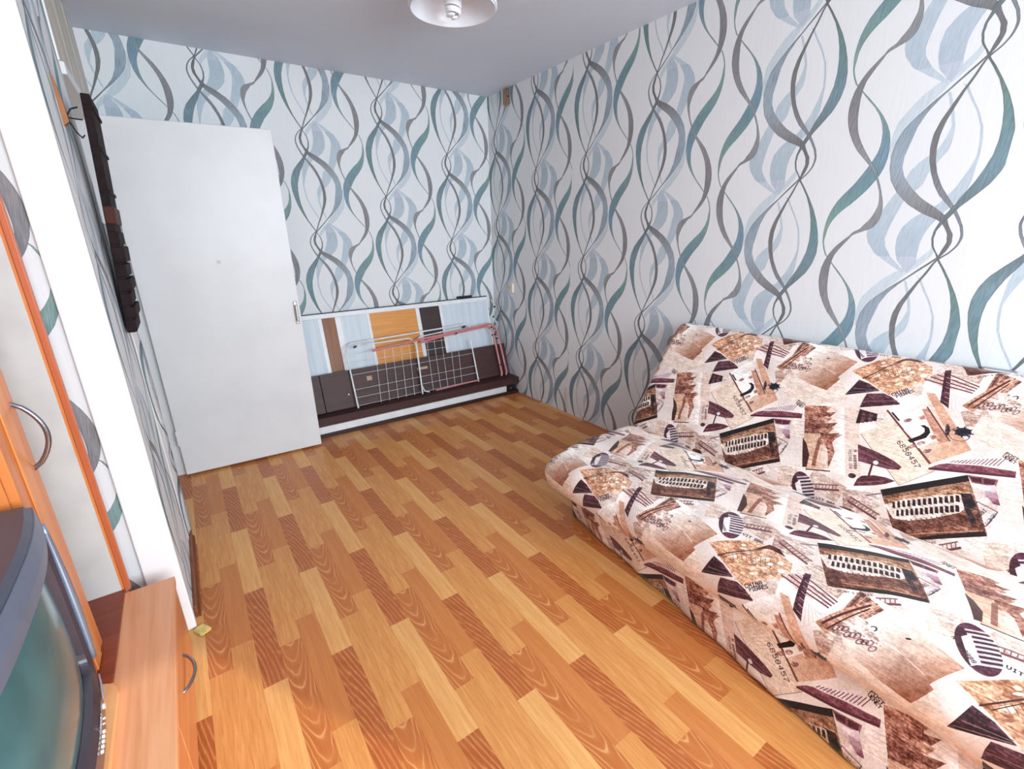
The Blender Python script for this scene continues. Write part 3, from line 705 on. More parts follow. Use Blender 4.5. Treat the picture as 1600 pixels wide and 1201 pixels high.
_u = t.n('ShaderNodeUVMap'); _i = t.n('ShaderNodeTexImage'); _i.image = paint_cloth(); _i.extension = 'REPEAT'
t.t.links.new(_u.outputs[0], _i.inputs[0])
_n = t.noise(t.coord('Object'), 900, 2)
t.bump(_n, .08, .0006)
M_cloth = t.fin(_i.outputs[0], .58, spec=.35)
M_cloth.node_tree.nodes['Principled BSDF'].inputs['Sheen Weight'].default_value = .15

def spline(pts, n, closed=False):
    P = np.array(pts, float); k = len(P); out = []
    segs = k if closed else k - 1
    for i in range(segs):
        p0, p1, p2, p3 = (P[(i - 1) % k] if closed or i > 0 else 2 * P[0] - P[1]), P[i], P[(i + 1) % k], (P[(i + 2) % k] if closed or i + 2 < k else 2 * P[-1] - P[-2])
        for t_ in np.linspace(0, 1, 24, endpoint=False):
            out.append(.5 * ((2 * p1) + (-p0 + p2) * t_ + (2 * p0 - 5 * p1 + 4 * p2 - p3) * t_ ** 2 + (-p0 + 3 * p1 - 3 * p2 + p3) * t_ ** 3))
    if not closed: out.append(P[-1])
    out = np.array(out)
    if closed: out = np.vstack([out, out[:1]])
    s = np.concatenate([[0], np.cumsum(np.hypot(*np.diff(out, axis=0).T))])
    q = np.linspace(0, s[-1], n + 1)
    R = np.stack([np.interp(q, s, out[:, 0]), np.interp(q, s, out[:, 1])], 1)
    return R, q

def cushion(name, prof, y0, y1, n, rad, uoff, vref, vsign, parent, shift=None, bumpf=None):
    """closed cross-section swept along y with rounded ends; the cloth runs over it"""
    R, q = spline(prof, n, True)
    T = np.roll(R[:-1], -1, 0) - np.roll(R[:-1], 1, 0); T /= np.hypot(T[:, 0], T[:, 1])[:, None]
    N = np.stack([-T[:, 1], T[:, 0]], 1)
    cen = R[:-1].mean(0)
    if ((R[:-1] - cen) * N).sum(1).mean() < 0: N = -N
    i0 = np.argmin(((R[:-1] - np.array(vref[0])) ** 2).sum(1))
    vv = vref[1] + vsign * (q - q[i0])
    ys = [y0 + rad * (1 - math.cos(a)) for a in np.linspace(0, math.pi / 2, 8)[:-1]] + list(np.linspace(y0 + rad, y1 - rad, 190)) + [y1 - rad * (1 - math.cos(a)) for a in np.linspace(math.pi / 2, 0, 8)[1:]]
    V, UV = [], []
    for y in ys:
        d = min(y - y0, y1 - y); ins = 0 if d >= rad else rad - math.sqrt(max(0, rad * rad - (rad - d) ** 2))
        r = R[:-1] - N * ins
        if bumpf is not None: r = r + N * bumpf(R[:-1], q[:-1], y)[:, None]
        if shift is not None: r = r + shift(R[:-1], y)
        r = np.vstack([r, r[:1]])
        V.append(np.stack([r[:, 0], np.full(len(r), y), r[:, 1]], 1)); UV.append(np.stack([((uoff - y) - .62) / TU + 0 * vv, vv / TV], 1))
    V = np.array(V); UV = np.array(UV); k, m_ = V.shape[:2]
    f = []
    idx = lambda i, j: i * (m_ - 1) + j % (m_ - 1)
    vs = V[:, :-1].reshape(-1, 3)
    uvl = []
    for i in range(k - 1):
        for j in range(m_ - 1):
            f.append((idx(i, j), idx(i, j + 1), idx(i + 1, j + 1), idx(i + 1, j)))
            uvl += [UV[i, j], UV[i, j + 1], UV[i + 1, j + 1], UV[i + 1, j]]
    base = len(vs); caps = []
    for i in (0, k - 1):
        c = V[i, :-1].mean(0); vs = np.vstack([vs, c]); ci = len(vs) - 1
        for j in range(m_ - 1):
            tri = (idx(i, j), ci, idx(i, j + 1)) if i == 0 else (idx(i, j + 1), ci, idx(i, j))
            f.append(tri)
            for t_ in tri:
                p = vs[t_]; uvl.append(np.array((p[0] / TU, p[2] / TV)))
    me = bpy.data.meshes.new(name); me.from_pydata([tuple(v) for v in vs], [], f); me.update()
    l = me.uv_layers.new(name='UVMap'); l.data.foreach_set('uv', np.array(uvl, np.float32).ravel())
    bm = bmesh.new(); bm.from_mesh(me); bmesh.ops.recalc_face_normals(bm, faces=bm.faces); bm.to_mesh(me); bm.free()
    return link(name, me, M_cloth, parent, smooth=True)

sofa = thing('sofa_bed', 'armless sofa bed in brown and cream postcard print cloth by the right wall', 'sofa')
SY0, SY1 = -.42, 1.515
def g2(x, c, w): return np.exp(-((x - c) / w) ** 2)
def seat_bump(R, q, y):
    x, z = R[:, 0], R[:, 1]
    top = np.clip((z - .24) / .08, 0, 1)
    b = .007 * np.sin(x * 17 + y * 5.0) * np.sin(y * 7.0 + x * 4) + .005 * np.sin(y * 13 + x * 21 + 1.3) + .003 * np.sin(y * 31 - x * 27) * np.sin(y * 6 + 1)
    b = b + .010 * g2(x, 1.50, .22) * (1 + .5 * math.sin(y * 3.1))
    fold = 1.30 + .16 * np.clip((1.45 - y) / .5, 0, 1)            # long soft fold leaving the far corner
    b = b - .008 * g2(x, fold, .030) * math.exp(-((y - 1.2) / .35) ** 2)
    return b * top + .004 * np.sin(y * 9 + z * 40) * g2(x, 1.22, .05)
def seat_shift(R, y):
    k = np.clip((1.28 - R[:, 0]) / .08, 0, 1); a = np.clip((y - 1.0) / .5, 0, 1) ** 2
    return np.stack([.012 * k * a * 0, .012 * np.sin(y * 6) * np.clip((.26 - R[:, 1]) / .06, 0, 1)], 1)
cushion('seat_cushion', [(1.90, .22), (1.90, .31), (1.86, .35), (1.78, .382), (1.62, .396), (1.45, .398), (1.33, .388), (1.255, .365), (1.215, .325), (1.205, .28), (1.222, .232), (1.27, .20), (1.36, .19), (1.6, .19)],
        SY0, SY1, 110, .055, 1.421, ((1.719, .392), .34), -1, sofa, seat_shift, seat_bump)
def back_bump(R, q, y):
    x, z = R[:, 0], R[:, 1]; fr = np.clip((2.2 - x) / .05, 0, 1)
    b = .006 * np.sin(y * 5 + z * 9) * np.sin(z * 12 + y * 3) + .012 * g2(z, .60, .18)
    pull = .47 + .30 * np.clip(1.46 - y, 0, 1)
    b = b - .012 * g2(z, pull, .022) * math.exp(-((y - 1.25) / .22) ** 2)
    return b * fr
cushion('back_cushion', [(1.90, .24), (1.838, .33), (1.868, .43), (1.945, .55), (2.045, .70), (2.115, .80), (2.158, .852), (2.19, .872), (2.225, .868), (2.262, .84), (2.275, .74), (2.24, .5), (2.15, .30), (2.02, .22)],
        SY0, SY1 + .018, 110, .04, 1.40, ((1.850, .385), .0), 1, sofa, None, back_bump)
# base cover hanging to the floor
xf = lambda y: float(np.interp(y, [-.42, .3, .87, 1.2, 1.37, 1.45, 1.49], [1.285, 1.285, 1.298, 1.308, 1.330, 1.350, 1.380]))
xb = lambda y: float(np.interp(y, [-.42, .2, .37, .8, 1.2, 1.49], [1.205, 1.205, 1.222, 1.296, 1.345, 1.388]))
vs, uvl, fs = [], [], []
ys = np.linspace(SY0, 1.475, 150)
rows = 14
path = [(y, 0) for y in ys] + [(1.488, 0.0)] 
pts_xy = [(xf(y), xb(y), y) for y in ys]
# round the far corner, then run along the end
for a in np.linspace(0, 90, 8):
    r_ = .035; pts_xy.append((xf(1.475) + r_ - r_ * math.cos(math.radians(a)) + .01, xb(1.475) + r_ - r_ * math.cos(math.radians(a)), 1.455 + r_ * math.sin(math.radians(a))))
for x_ in np.linspace(1.45, 1.95, 30): pts_xy.append((x_, x_, 1.49))
dist = 0
for i, (a_, b_, y) in enumerate(pts_xy):
    if i: dist += math.dist((pts_xy[i - 1][1], pts_xy[i - 1][2]), (b_, y))
    for j in range(rows + 1):
        t_ = j / rows; z = .235 - .227 * t_
        x = a_ * (1 - t_) + b_ * t_ - (.010 * math.sin(math.pi * t_) + .004 * math.sin(y * 24 + 3 * t_) * t_) * (1 if i < len(ys) else 0)
        yy_ = y + (.006 * math.sin(math.pi * t_) if i >= len(ys) else 0)
        vs.append((x, yy_, z)); uvl.append((((1.421 - SY0) - dist - .62) / TU, (.34 - .60 - .235 * t_) / TV))
n_ = len(pts_xy)
for i in range(n_ - 1):
    for j in range(rows):
        a_ = i * (rows + 1) + j; fs.append((a_, a_ + 1, a_ + rows + 2, a_ + rows + 1))
me = bpy.data.meshes.new('base_cover'); me.from_pydata(vs, [], fs); me.update()
l = me.uv_layers.new(name='UVMap')
for lp in me.loops: l.data[lp.index].uv = uvl[lp.vertex_index]
o = link('base_cover', me, M_cloth, sofa, smooth=True)
sm = o.modifiers.new('s', 'SOLIDIFY'); sm.thickness = .004; sm.offset = 1 if False else -1
M_dark = plain('dark_stain', (60, 44, 34), .6)
box('base_box', 1.42, 2.1, SY0 + .05, 1.44, .006, .225, M_dark, sofa)

# ------------------------------------------------------------------ room door, opened back against the far wall
door = thing('door_1', 'white painted flat door standing open by the far wall', 'door', (-.185, 3.212, 0), (0, 0, math.radians(-3.4)))
door['kind'] = 'structure'
box('leaf', 0, .770, -.038, 0, .014, 1.932, M_enamel, door, .0035)
M_metal = plain('worn_steel', (168, 166, 160), .35, .85, .03)
M_dkmetal = plain('dark_metal', (70, 66, 64), .45, .6)
hp = box('handle_plate', .735, .756, -.0435, -.038, .845, .985, M_metal, door, .003); hp['label'] = 'small grey handle plate'
box('handle', .742, .752, -.064, -.0435, .868, .878, M_metal, hp, .002)
box('handle', .742, .752, -.064, -.0435, .950, .960, M_metal, hp, .002)
box('handle', .7405, .7525, -.070, -.060, .864, .964, M_metal, hp, .003)
bm = bmesh.new(); bmesh.ops.create_cone(bm, cap_ends=True, segments=24, radius1=.011, radius2=.011, depth=.002)
bmesh.ops.transform(bm, matrix=Matrix.Translation((.39, -.0392, 1.235)) @ Matrix.Rotation(math.pi / 2, 4, 'X'), verts=bm.verts)
link('filled_peephole', bm_me(bm), plain('filler', (206, 200, 192), .6), door)
for z in (.25, 1.70):
    link('hinge', tube_me([[(.0, -.040, z - .045), (.0, -.040, z + .045)]], .006, 8), M_enamel, door)

# ------------------------------------------------------------------ boards stacked along the far wall
M_wenge = wood('wenge_board', (78, 46, 44), (50, 28, 28), 'X', 30, .05, .55, .8)
M_wenge_d = wood('wenge_board_dark', (60, 34, 34), (40, 22, 23), 'X', 30, .05, .45, .8)
M_ivory = plain('white_profile', (232, 236, 240), .4, var=.02)
M_pale = wood('pale_ash', (214, 224, 232), (190, 204, 216), 'Z', 26, .05, .5, .6, (.25, .6))
M_honey = wood('honey_beech', (226, 158, 76), (204, 132, 54), 'X', 22, .08, .42, 1.2)
M_nut = wood('brown_walnut', (148, 92, 44), (116, 66, 30), 'Z', 30, .06, .45)
M_blackp = plain('black_plastic', (24, 23, 25), .45)

# (a) leaning wardrobe door with coloured inserts: local x along the wall, local z up the slope
lean = math.atan2(.19, .82)
pa = thing('sliding_wardrobe_door', 'white framed wardrobe door with coloured inserts leaning on the far wall', 'panel', (0, 3.362, .004), (-lean, 0, 0))
PW0, PW1, PH = .30, 2.214, .845
box('frame', PW0, PW1, -.002, .022, PH - .034, PH, M_ivory, pa, .003)
box('frame', PW0, PW1, -.002, .022, 0, .034, M_ivory, pa, .003)
box('frame', PW0, PW0 + .03, -.002, .022, .034, PH - .034, M_ivory, pa, .003)
box('frame', PW1 - .012, PW1, -.002, .022, .034, PH - .034, M_ivory, pa, .003)
e = box('edge_strip', PW0, PW1, -.0035, .022, PH, PH + .007, M_blackp, pa); e['label'] = 'thin black top edge'
ins = [(PW0 + .03, .762, M_pale, 'pale'), (.790, .884, M_nut, 'brown'), (.924, 1.120, M_pale, 'pale'), (1.142, 1.524, M_honey, 'honey'), (1.556, 1.735, M_wenge_d, 'dark'), (1.756, PW1 - .012, M_pale, 'pale')]
for x0, x1, mt, nm in ins:
    o = box('insert', x0, x1, .001, .018, .034, PH - .034, mt, pa, .0015); o['label'] = {'pale': 'pale ash insert', 'brown': 'brown walnut insert', 'honey': 'honey coloured wooden insert', 'dark': 'dark brown insert'}[nm]
xs = [(i[1], ins[k + 1][0]) for k, i in enumerate(ins[:-1])]
for x0, x1 in xs:
    box('divider', x0, x1, -.001, .020, .034, PH - .034, M_ivory, pa, .002)
cl = box('black_clip', -.07, .07, -.010, .016, -.004, .012, M_blackp, None, .004)
cl.location = (1.99, 3.362 + math.sin(lean) * (PH + .0135), .004 + math.cos(lean) * (PH + .0135)); cl.rotation_euler = (-lean, 0, math.radians(-3))
cl['label'] = 'small black clip lying on the top edge of the leaning wardrobe door'; cl['category'] = 'clip'

# (b) long boards lying on the floor
def lying(name, lab, x0, x1, y0, y1, z0, z1, mat, part='board'):
    """a long board whose front runs slightly out from the wall towards the right"""
    t_ = thing(name, lab, 'board', (.6, 3.25, 0))
    fy = lambda x: y0 - 3.25 - .028 * (x - .6)
    prism(part, [(x0 - .6, fy(x0)), (x1 - .6, fy(x1)), (x1 - .6, y1 - 3.25), (x0 - .6, y1 - 3.25)], z0, z1, mat, t_)
    return t_
lying('base_board', 'dark brown board lying flat on the floor under the stacked boards', .30, 2.292, 3.246, 3.350, .0008, .030, M_wenge_d)
wb = lying('white_edged_board', 'long white edged board with black end cap in the stack', .30, 2.172, 3.254, 3.350, .0308, .082, M_ivory)
c_ = box('end_cap', 2.1725 - .6, 2.262 - .6, 3.206 - 3.25, 3.350 - 3.25, .034, .080, M_blackp, wb, .004); c_['label'] = 'black plastic end cap'
link('screw', tube_me([[(2.215 - .6, -.048, .058), (2.215 - .6, -.040, .058)]], .006, 8), M_metal, c_)
rb = lying('dark_rail', 'dark brown rail with a lip lying on top of the stack', .30, 2.305 - .012, 3.238, 3.350, .092, .150, M_wenge)
box('lip', .30 - .6, 2.305 - .612, 3.258 - 3.25, 3.350 - 3.25, .0828, .0918, M_wenge_d, rb, .002)

# (c) dark board standing on the rail, leaning on the wardrobe door
lb = math.atan2(.072, .28)
pb = thing('bed_side_board', 'dark brown board standing on the rail and leaning on the wardrobe door', 'board', (0, 3.3215, .1556), (-lb, 0, 0))
box('board', .684, 2.282, 0, .018, 0, .275, M_wenge, pb, .002)
box('end_board', .36, .680, -.001, .018, 0, .275, M_wenge, pb, .002)
bx = plain('bare_fitting', (176, 150, 128), .6)
for x, z, w, h in ((1.032, .19, .020, .034), (1.466, .19, .046, .020)):
    box('fitting_mark', x - w, x + w, -.0022, 0, z - h / 2, z + h / 2, bx, pb, .001)
for x, z in ((.86, .10), (1.95, .11)):
    box('screw_head', x - .005, x + .005, -.0012, 0, z - .005, z + .005, M_metal, pb, .002)

# (d) folded clothes dryer
lr = math.atan2(.094, .28)
M_mint = plain('white_coated_tube', (222, 232, 232), .35)
M_pink = plain('faded_pink_tube', (206, 128, 130), .45)
dr = thing('clothes_dryer', 'folded white wire clothes dryer with pink legs leaning on the dark boards', 'dryer', (0, 3.276, .1585), (-lr, 0, 0))
def fr(pts, y=0): return [(x, y, z) for x, z in pts]
def U(x0, x1, z0, z1, r, open_left=False):
    p = [(x0, z0)] + arc((x0 + r, z1 - r), r, 180, 90) + arc((x1 - r, z1 - r), r, 90, 0) + [(x1, z0)]
    return p
rad = .0062
# slope heights measured along the dryer's own plane
zb, zt = -.002, .475
o = link('wing_frame', tube_me([fr([(.897, zb)] + arc((.962, zt - .065), .065, 180, 90) + [(1.90, zt + .022)] + arc((1.902, zt - .038), .06, 88, 10))], rad), M_mint, dr)
o['label'] = 'left wing frame of white tube'
link('wing_frame', tube_me([fr([(1.405, zb)] + [(1.437, zt - .09)] + arc((1.372, zt - .088), .062, 0, 88) + [(1.05, zt - .025)], -.014)], rad * .9), M_mint, dr)
link('wing_frame', tube_me([fr([(1.93, zb)] + [(1.936, .36)], 0)], rad), M_mint, dr)
link('wing_frame', tube_me([fr([(1.475, zb + .004), (1.437, zb + .02), (1.422, zb + .07), (1.452, zt - .10)] + arc((1.512, zt - .085), .06, 185, 95) + [(1.53, zt - .022), (1.88, zt + .0)], .012)], rad * .9), M_mint, dr)
# wires
hz = [.0145, .075, .135, .245, .335, .395]
k_ = 0
for z in hz[:4]:
    link('wire', tube_me([fr([(.900, z), (1.41 + .04 * z, z)], .003)], .0014, 6), M_mint, dr)
    link('wire', tube_me([fr([(1.415 + .04 * z, z), (1.932, z)], .003)], .0014, 6), M_mint, dr)
for z in hz[4:]:
    link('wire', tube_me([fr([(.905, z), (1.43, z)], .003)], .0014, 6), M_mint, dr)
    link('wire', tube_me([fr([(1.435, z), (1.74, z)], .003)], .0014, 6), M_mint, dr)
for i in range(5):
    x = 1.085 + .068 * i
    link('wire', tube_me([fr([(x - .012, zb + .004), (x + .03, .40)], .006)], .0014, 6), M_mint, dr)
for i, zt_ in enumerate((.44, .46, .47, .315, .315)):
    x = 1.515 + .066 * i
    link('wire', tube_me([fr([(x - .006, zb + .006), (x + .03, zt_)], .006)], .0014, 6), M_mint, dr)
# pink legs
o = link('leg', tube_me([fr([(1.47, .40), (1.70, .428), (2.10, .452)] + arc((2.10, .392), .06, 90, 0) + [(2.163, .03), (2.155, zb + .004)], -.022)], .0085), M_pink, dr); o['label'] = 'pink tube leg'
o = link('leg', tube_me([fr([(1.08, .395), (1.46, .425), (1.85, .446), (2.13, .468)] + arc((2.13, .40), .068, 90, 0) + [(2.210, .03), (2.196, zb + .004)], -.030)], .0085), M_pink, dr); o['label'] = 'pink tube leg'
o = link('cross_bar', tube_me([fr([(1.52, zb + .006), (1.93, zb + .012)], -.016)], .006), M_pink, dr); o['label'] = 'pink lower bar'
for x, z in ((.965, .445), (1.888, .476), (1.80, .432), (2.165, .37), (2.166, .10), (2.150, .438)):
    link('joint', tube_me([[(x, -.034, z), (x, .008, z)]], .009, 10), M_blackp, dr)

# (e) pale cable hanging off the end of the leaning door
M_teal = plain('pale_plastic', (206, 226, 226), .4)
cab = []
for i in range(60):
    t_ = i / 59; z = .80 - .44 * t_
    cab.append((2.238 + .016 * math.sin(t_ * 17) + .010 * t_, 3.405 + .10 * (z / .8) + .010 * math.cos(t_ * 17) , z))
cb = thing('pale_cable', 'tangled pale cable hanging beside the leaning wardrobe door end', 'cable', (0, 0, 0))
link('cable', tube_me([cab], .0042, 8), M_teal, cb)
link('cable', tube_me([[(x + .012 * math.sin(i * .33), y - .012, z) for i, (x, y, z) in enumerate(cab[6:54])]], .0035, 8), M_teal, cb)
for i in (8, 20, 34, 46):
    x, y, z = cab[i]; box('tie', x - .006, x + .006, y - .016, y + .004, z - .007, z + .007, M_blackp, cb, .002)

# ------------------------------------------------------------------ small fittings on the walls
M_cream = plain('cream_plastic', (226, 220, 204), .4, var=.02)
sk = thing('light_switch', 'small cream wall switch near the far right corner', 'switch', (XR - .0016, 3.275, .917))
box('case', -.022, 0, -.027, .027, -.040, .040, M_cream, sk, .005)
box('rocker', -.026, -.020, -.010, .010, -.018, .018, plain('switch_rocker', (196, 188, 168), .4), sk, .003)
dbx = thing('junction_box', 'tan oval junction box under the ceiling by the far corner', 'box', (XR - .0016, 3.288, 2.337))
M_tan = plain('tan_plastic', (140, 118, 94), .5, var=.08)
box('body', -.034, 0, -.027, .027, -.058, .058, M_tan, dbx, .018)
box('side_plate', -.030, -.004, -.0295, -.026, -.05, .05, plain('grey_brown', (120, 96, 84), .6), dbx, .004)
for z in (0,): box('slot', -.022, -.010, -.031, -.029, z - .006, z + .006, M_blackp, dbx)
so = thing('wall_socket', 'white surface wall socket just above the sofa back', 'socket', (XR - .0016, .296, .822))
box('back_box', -.026, 0, -.043, .043, -.042, .042, plain('grey_box', (150, 152, 158), .5), so, .003)
box('cover', -.046, -.026, -.041, .041, -.040, .040, plain('socket_cover', (232, 228, 214), .35, var=.015), so, .005)
link('socket_ring', tube_me([[(-.0465, .022 * math.cos(a), .022 * math.sin(a)) for a in np.linspace(0, 2 * math.pi, 24, endpoint=False)]], .0016, 6, True), M_cream, so)
for s in (-1, 1): box('socket_hole', -.0475, -.0455, s * .009 - .003, s * .009 + .003, -.003, .003, M_blackp, so)
# little peeled strip of paper near the floor
pe = thing('paper_strip', 'narrow peeled strip of paper on the right wall near the floor', 'paper', (XR - .0018, 2.572, .03))
vs = []; fs = []
for i in range(13):
    z = .17 * i / 12; c_ = .006 * math.sin(i / 12 * math.pi) + .001
    vs += [(-.0005, -.010 + .001 * i, z), (-c_ - .001, .004 + .001 * i, z)]
for i in range(12): fs.append((2 * i, 2 * i + 1, 2 * i + 3, 2 * i + 2))
me = bpy.data.meshes.new('strip'); me.from_pydata(vs, [], fs); me.update()
o = link('strip', me, plain('paper_back', (206, 200, 190), .8), pe); s_ = o.modifiers.new('s', 'SOLIDIFY'); s_.thickness = .001; s_.offset = 1

# ------------------------------------------------------------------ ceiling lamp
lamp = thing('ceiling_lamp', 'round white ceiling lamp shade with a bare spiral bulb', 'lamp', (1.157, 2.035, ZC))
M_shade = plain('white_glass_shade', (236, 243, 253), .25, var=.012)
prof = [(.030, -.028), (.075, -.030), (.125, -.050), (.156, -.090), (.166, -.128), (.174, -.150), (.178, -.153), (.178, -.146), (.172, -.124), (.163, -.086), (.131, -.042), (.078, -.020), (.030, -.018)]
o = link('shade', lathe_me(prof + [prof[0]], 64), M_shade, lamp, smooth=True)
o = link('outer_rim', lathe_me([(.172, -.118), (.183, -.128), (.186, -.142), (.178, -.1455), (.172, -.118)], 64), M_shade, lamp, smooth=True)
link('ceiling_cap', lathe_me([(.0, -.032), (.034, -.032), (.048, -.020), (.052, 0), (.0, 0)], 40), M_shade, lamp, smooth=True)
M_bulb = plain('bulb_glass', (244, 247, 250), .2, var=.01)
bl = link('bulb_base', lathe_me([(0, -.030), (.016, -.030), (.022, -.060), (.026, -.075), (.026, -.096), (0, -.096)], 28), M_shade, lamp, smooth=True)
sp = []
for i in range(120):
    t_ = i / 119; a = t_ * 2 * math.pi * 3.2; r_ = .031 - .007 * t_ ** 3
    sp.append((r_ * math.cos(a), r_ * math.sin(a), -.098 - .076 * t_))
sp += [(.010, -.006, -.176), (-.006, .004, -.180)]
link('spiral_tube', tube_me([sp], .0062, 10), M_bulb, lamp, smooth=True)
sp2 = [(-x, -y, z - .003) for x, y, z in sp[:-2]]
link('spiral_tube', tube_me([sp2], .0055, 10), M_bulb, lamp, smooth=True)

# ------------------------------------------------------------------ low cabinet along the left side
M_top = wood('cherry_laminate_top', (236, 174, 130), (216, 144, 98), 'Y', 26, .05, .34, 1.0)
M_cab = wood('cherry_laminate', (220, 144, 92), (198, 116, 66), 'Y', 24, .06, .36, 1.0)
M_cherry_shade = wood('red_cherry_niche_shade', (150, 66, 34), (112, 42, 20), 'X', 24, .06, .4)  # plinth wood; on the niche floor its dark tone is painted shade
M_orange = wood('orange_cherry', (226, 142, 78), (206, 114, 54), 'Z', 20, .08, .36, 1.3)
lc = thing('low_cabinet', 'low cherry wood drawer cabinet along the left side', 'cabinet', (0, 0, 0))
box('top_board', -.76, -.200, -.70, 1.678, .283, .305, M_top, lc, .002)
box('carcass', -.755, -.222, -.68, 1.672, .03, .282, M_cab, lc, .001)
box('plinth', -.74, -.25, -.66, 1.65, .001, .0295, M_cherry_shade, lc)
def bow(name, p0, p1, out, r, mat, parent, n=14):
    p0, p1, out = Vector(p0), Vector(p1), Vector(out)
    pts = [p0 + (p1 - p0) * (i / n) + out * math.sin(math.pi * i / n) ** .7 for i in range(n + 1)]
    return link(name, tube_me([[p0 - out * .3] + pts + [p1 - out * .3]], r, 8), mat, parent, smooth=True)
M_steel = plain('brushed_handle', (150, 150, 160), .22, .9, .03)
for y0, y1 in ((1.12, 1.668), (.56, 1.114), (0, .554), (-.68, -.006)):
    d_ = box('drawer', -.2215, -.204, y0, y1, .036, .278, M_cab, lc, .002)
    yc = (y0 + y1) / 2 - .035
    bow('handle', (-.204, yc - .072, .194), (-.204, yc + .072, .194), (.028, 0, 0), .0045, M_steel, d_)

# ------------------------------------------------------------------ tall wall unit
wu = thing('tall_wall_unit', 'tall orange wood wall unit with an open niche on the low cabinet', 'cabinet', (0, 0, .3055))
HU = 1.80
M_greyin = plain('grey_lining', (204, 202, 198), .6, var=.03, scale=9)
box('side_panel', -.76, -.328, 1.690, 1.706, 0, HU, M_orange, wu)
li = box('lining', -.75, -.334, 1.6865, 1.6898, .0085, HU - .02, M_greyin, wu); li['label'] = 'scuffed grey inner lining'
e_ = box('edge_strip', -.3275, -.313, 1.687, 1.707, 0, HU, wood('edge_band', (206, 112, 70), (184, 90, 52), 'Z', 20, .05, .38), wu, .002)
box('back_panel', -.765, -.7605, 1.295, 1.706, 0, HU, M_greyin, wu)
nb = box('niche_floor', -.7604, -.327, 1.300, 1.686, .0002, .008, M_cherry_shade, wu, .001); nb['label'] = 'niche floor with shade painted in as dark red'  # shade inside the niche is put into this board's darker colour
box('side_panel', -.76, -.378, 1.295, 1.299, .0082, HU, M_orange, wu)
box('roof_panel', -.76, -.328, 1.300, 1.6895, HU - .018, HU, M_orange, wu)
dd = box('cupboard_door', -.378, -.361, 1.2975, 1.466, .010, HU - .02, M_orange, wu, .002)
box('raised_stile', -.3608, -.357, 1.352, 1.412, .012, HU - .022, wood('stile', (236, 154, 88), (216, 126, 62), 'Z', 20, .07, .36), dd, .0015)
bow('handle', (-.361, 1.447, .545), (-.361, 1.447, .705), (.040, 0, 0), .0055, M_steel, dd)

# ------------------------------------------------------------------ swivel board and television
def rounded(x0, x1, y0, y1, r, n=7):
    p = []
    for cx, cy, a in ((x1 - r, y1 - r, 0), (x0 + r, y1 - r, 90), (x0 + r, y0 + r, 180), (x1 - r, y0 + r, 270)):
        p += [(cx + r * math.cos(math.radians(a + 90 * i / n)), cy + r * math.sin(math.radians(a + 90 * i / n))) for i in range(n + 1)]
    return p
M_plate = wood('pale_cherry_board', (242, 182, 128), (226, 158, 100), 'Y', 22, .05, .32, 1.0)
sw = thing('swivel_board', 'rounded pale wood swivel board under the television', 'board', (0, 0, .3062))
pl_ = prism('board', rounded(-.74, -.312, .48, 1.288, .045), 0, .018, M_plate, sw)
tv = thing('television', 'grey tube television with a dark teal screen at the left', 'television', (-.308, .955, .3245), (0, 0, 0))
M_tv = plain('slate_plastic', (74, 78, 92), .42, var=.03)
M_tvtop = plain('mauve_grey_plastic', (104, 84, 92), .5, var=.03)
M_tvfr = plain('dark_bezel', (66, 58, 68), .25, var=.03)
M_silver = plain('silver_trim', (150, 172, 200), .18, .6, .02)
M_lilac = plain('lilac_panel', (160, 158, 178), .3, var=.02)
def rr(hy, hz, r, n=8, m=9):
    p = []
    for cy, cz, a in ((hy - r, hz - r, 0), (-hy + r, hz - r, 90), (-hy + r, -hz + r, 180), (hy - r, -hz + r, 270)):
        p += [(cy + r * math.cos(math.radians(a + 90 * i / n)), cz + r * math.sin(math.radians(a + 90 * i / n))) for i in range(n + 1)]
    q = []
    for i in range(len(p)):                       # long straight runs get points of their own, so they can bulge
        a, b = p[i], p[(i + 1) % len(p)]; q.append(a)
        if i % (n + 1) == n:
            q += [(a[0] + (b[0] - a[0]) * k / m, a[1] + (b[1] - a[1]) * k / m) for k in range(1, m)]
    return q
def loft(rings, cap0=False, cap1=False):
    vs, fs = [], []; k = len(rings[0])
    for r_ in rings: vs += r_
    for i in range(len(rings) - 1):
        for j in range(k):
            fs.append((i * k + j, i * k + (j + 1) % k, (i + 1) * k + (j + 1) % k, (i + 1) * k + j))
    if cap0: fs.append(tuple(range(k))[::-1])
    if cap1: fs.append(tuple((len(rings) - 1) * k + j for j in range(k)))
    me = bpy.data.meshes.new('loft'); me.from_pydata(vs, [], fs); me.update()
    bm = bmesh.new(); bm.from_mesh(me); bmesh.ops.recalc_face_normals(bm, faces=bm.faces); bm.to_mesh(me); bm.free()
    return me
ZM = .268                                       # centre height of the set above the board
def bulge(y, z): return -.034 * min(1.1, abs(y / .32)) ** 2.6 - .005 * (z / .25) ** 2
def ring(hy, hz, r, x, dz=0, curve=True): return [(x + (bulge(y, z) if curve else 0), y, ZM + dz + z) for y, z in rr(hy, hz, r)]
link('rear_shell', loft([ring(.18, .14, .04, -.405, 0, False), ring(.22, .18, .04, -.36, 0, False), ring(.30, .232, .03, -.14, 0, False), ring(.312, .246, .022, -.055, 0, False)], True, False), M_tvtop, tv)
link('cabinet_front', loft([ring(.312, .246, .022, -.0548, 0, False), ring(.316, .250, .022, -.050), ring(.316, .250, .024, -.008), ring(.306, .240, .020, .002)]), M_tv, tv)
DS, HS, YS_ = -.004, .164, .288
bz = link('bezel', loft([ring(.3148, .2398, .020, .002), ring(.300, .190, .03, .003, DS + .004), ring(YS_ + .004, HS + .004, .035, -.006, DS), ring(YS_, HS, .035, -.020, DS)]), M_tvfr, tv)
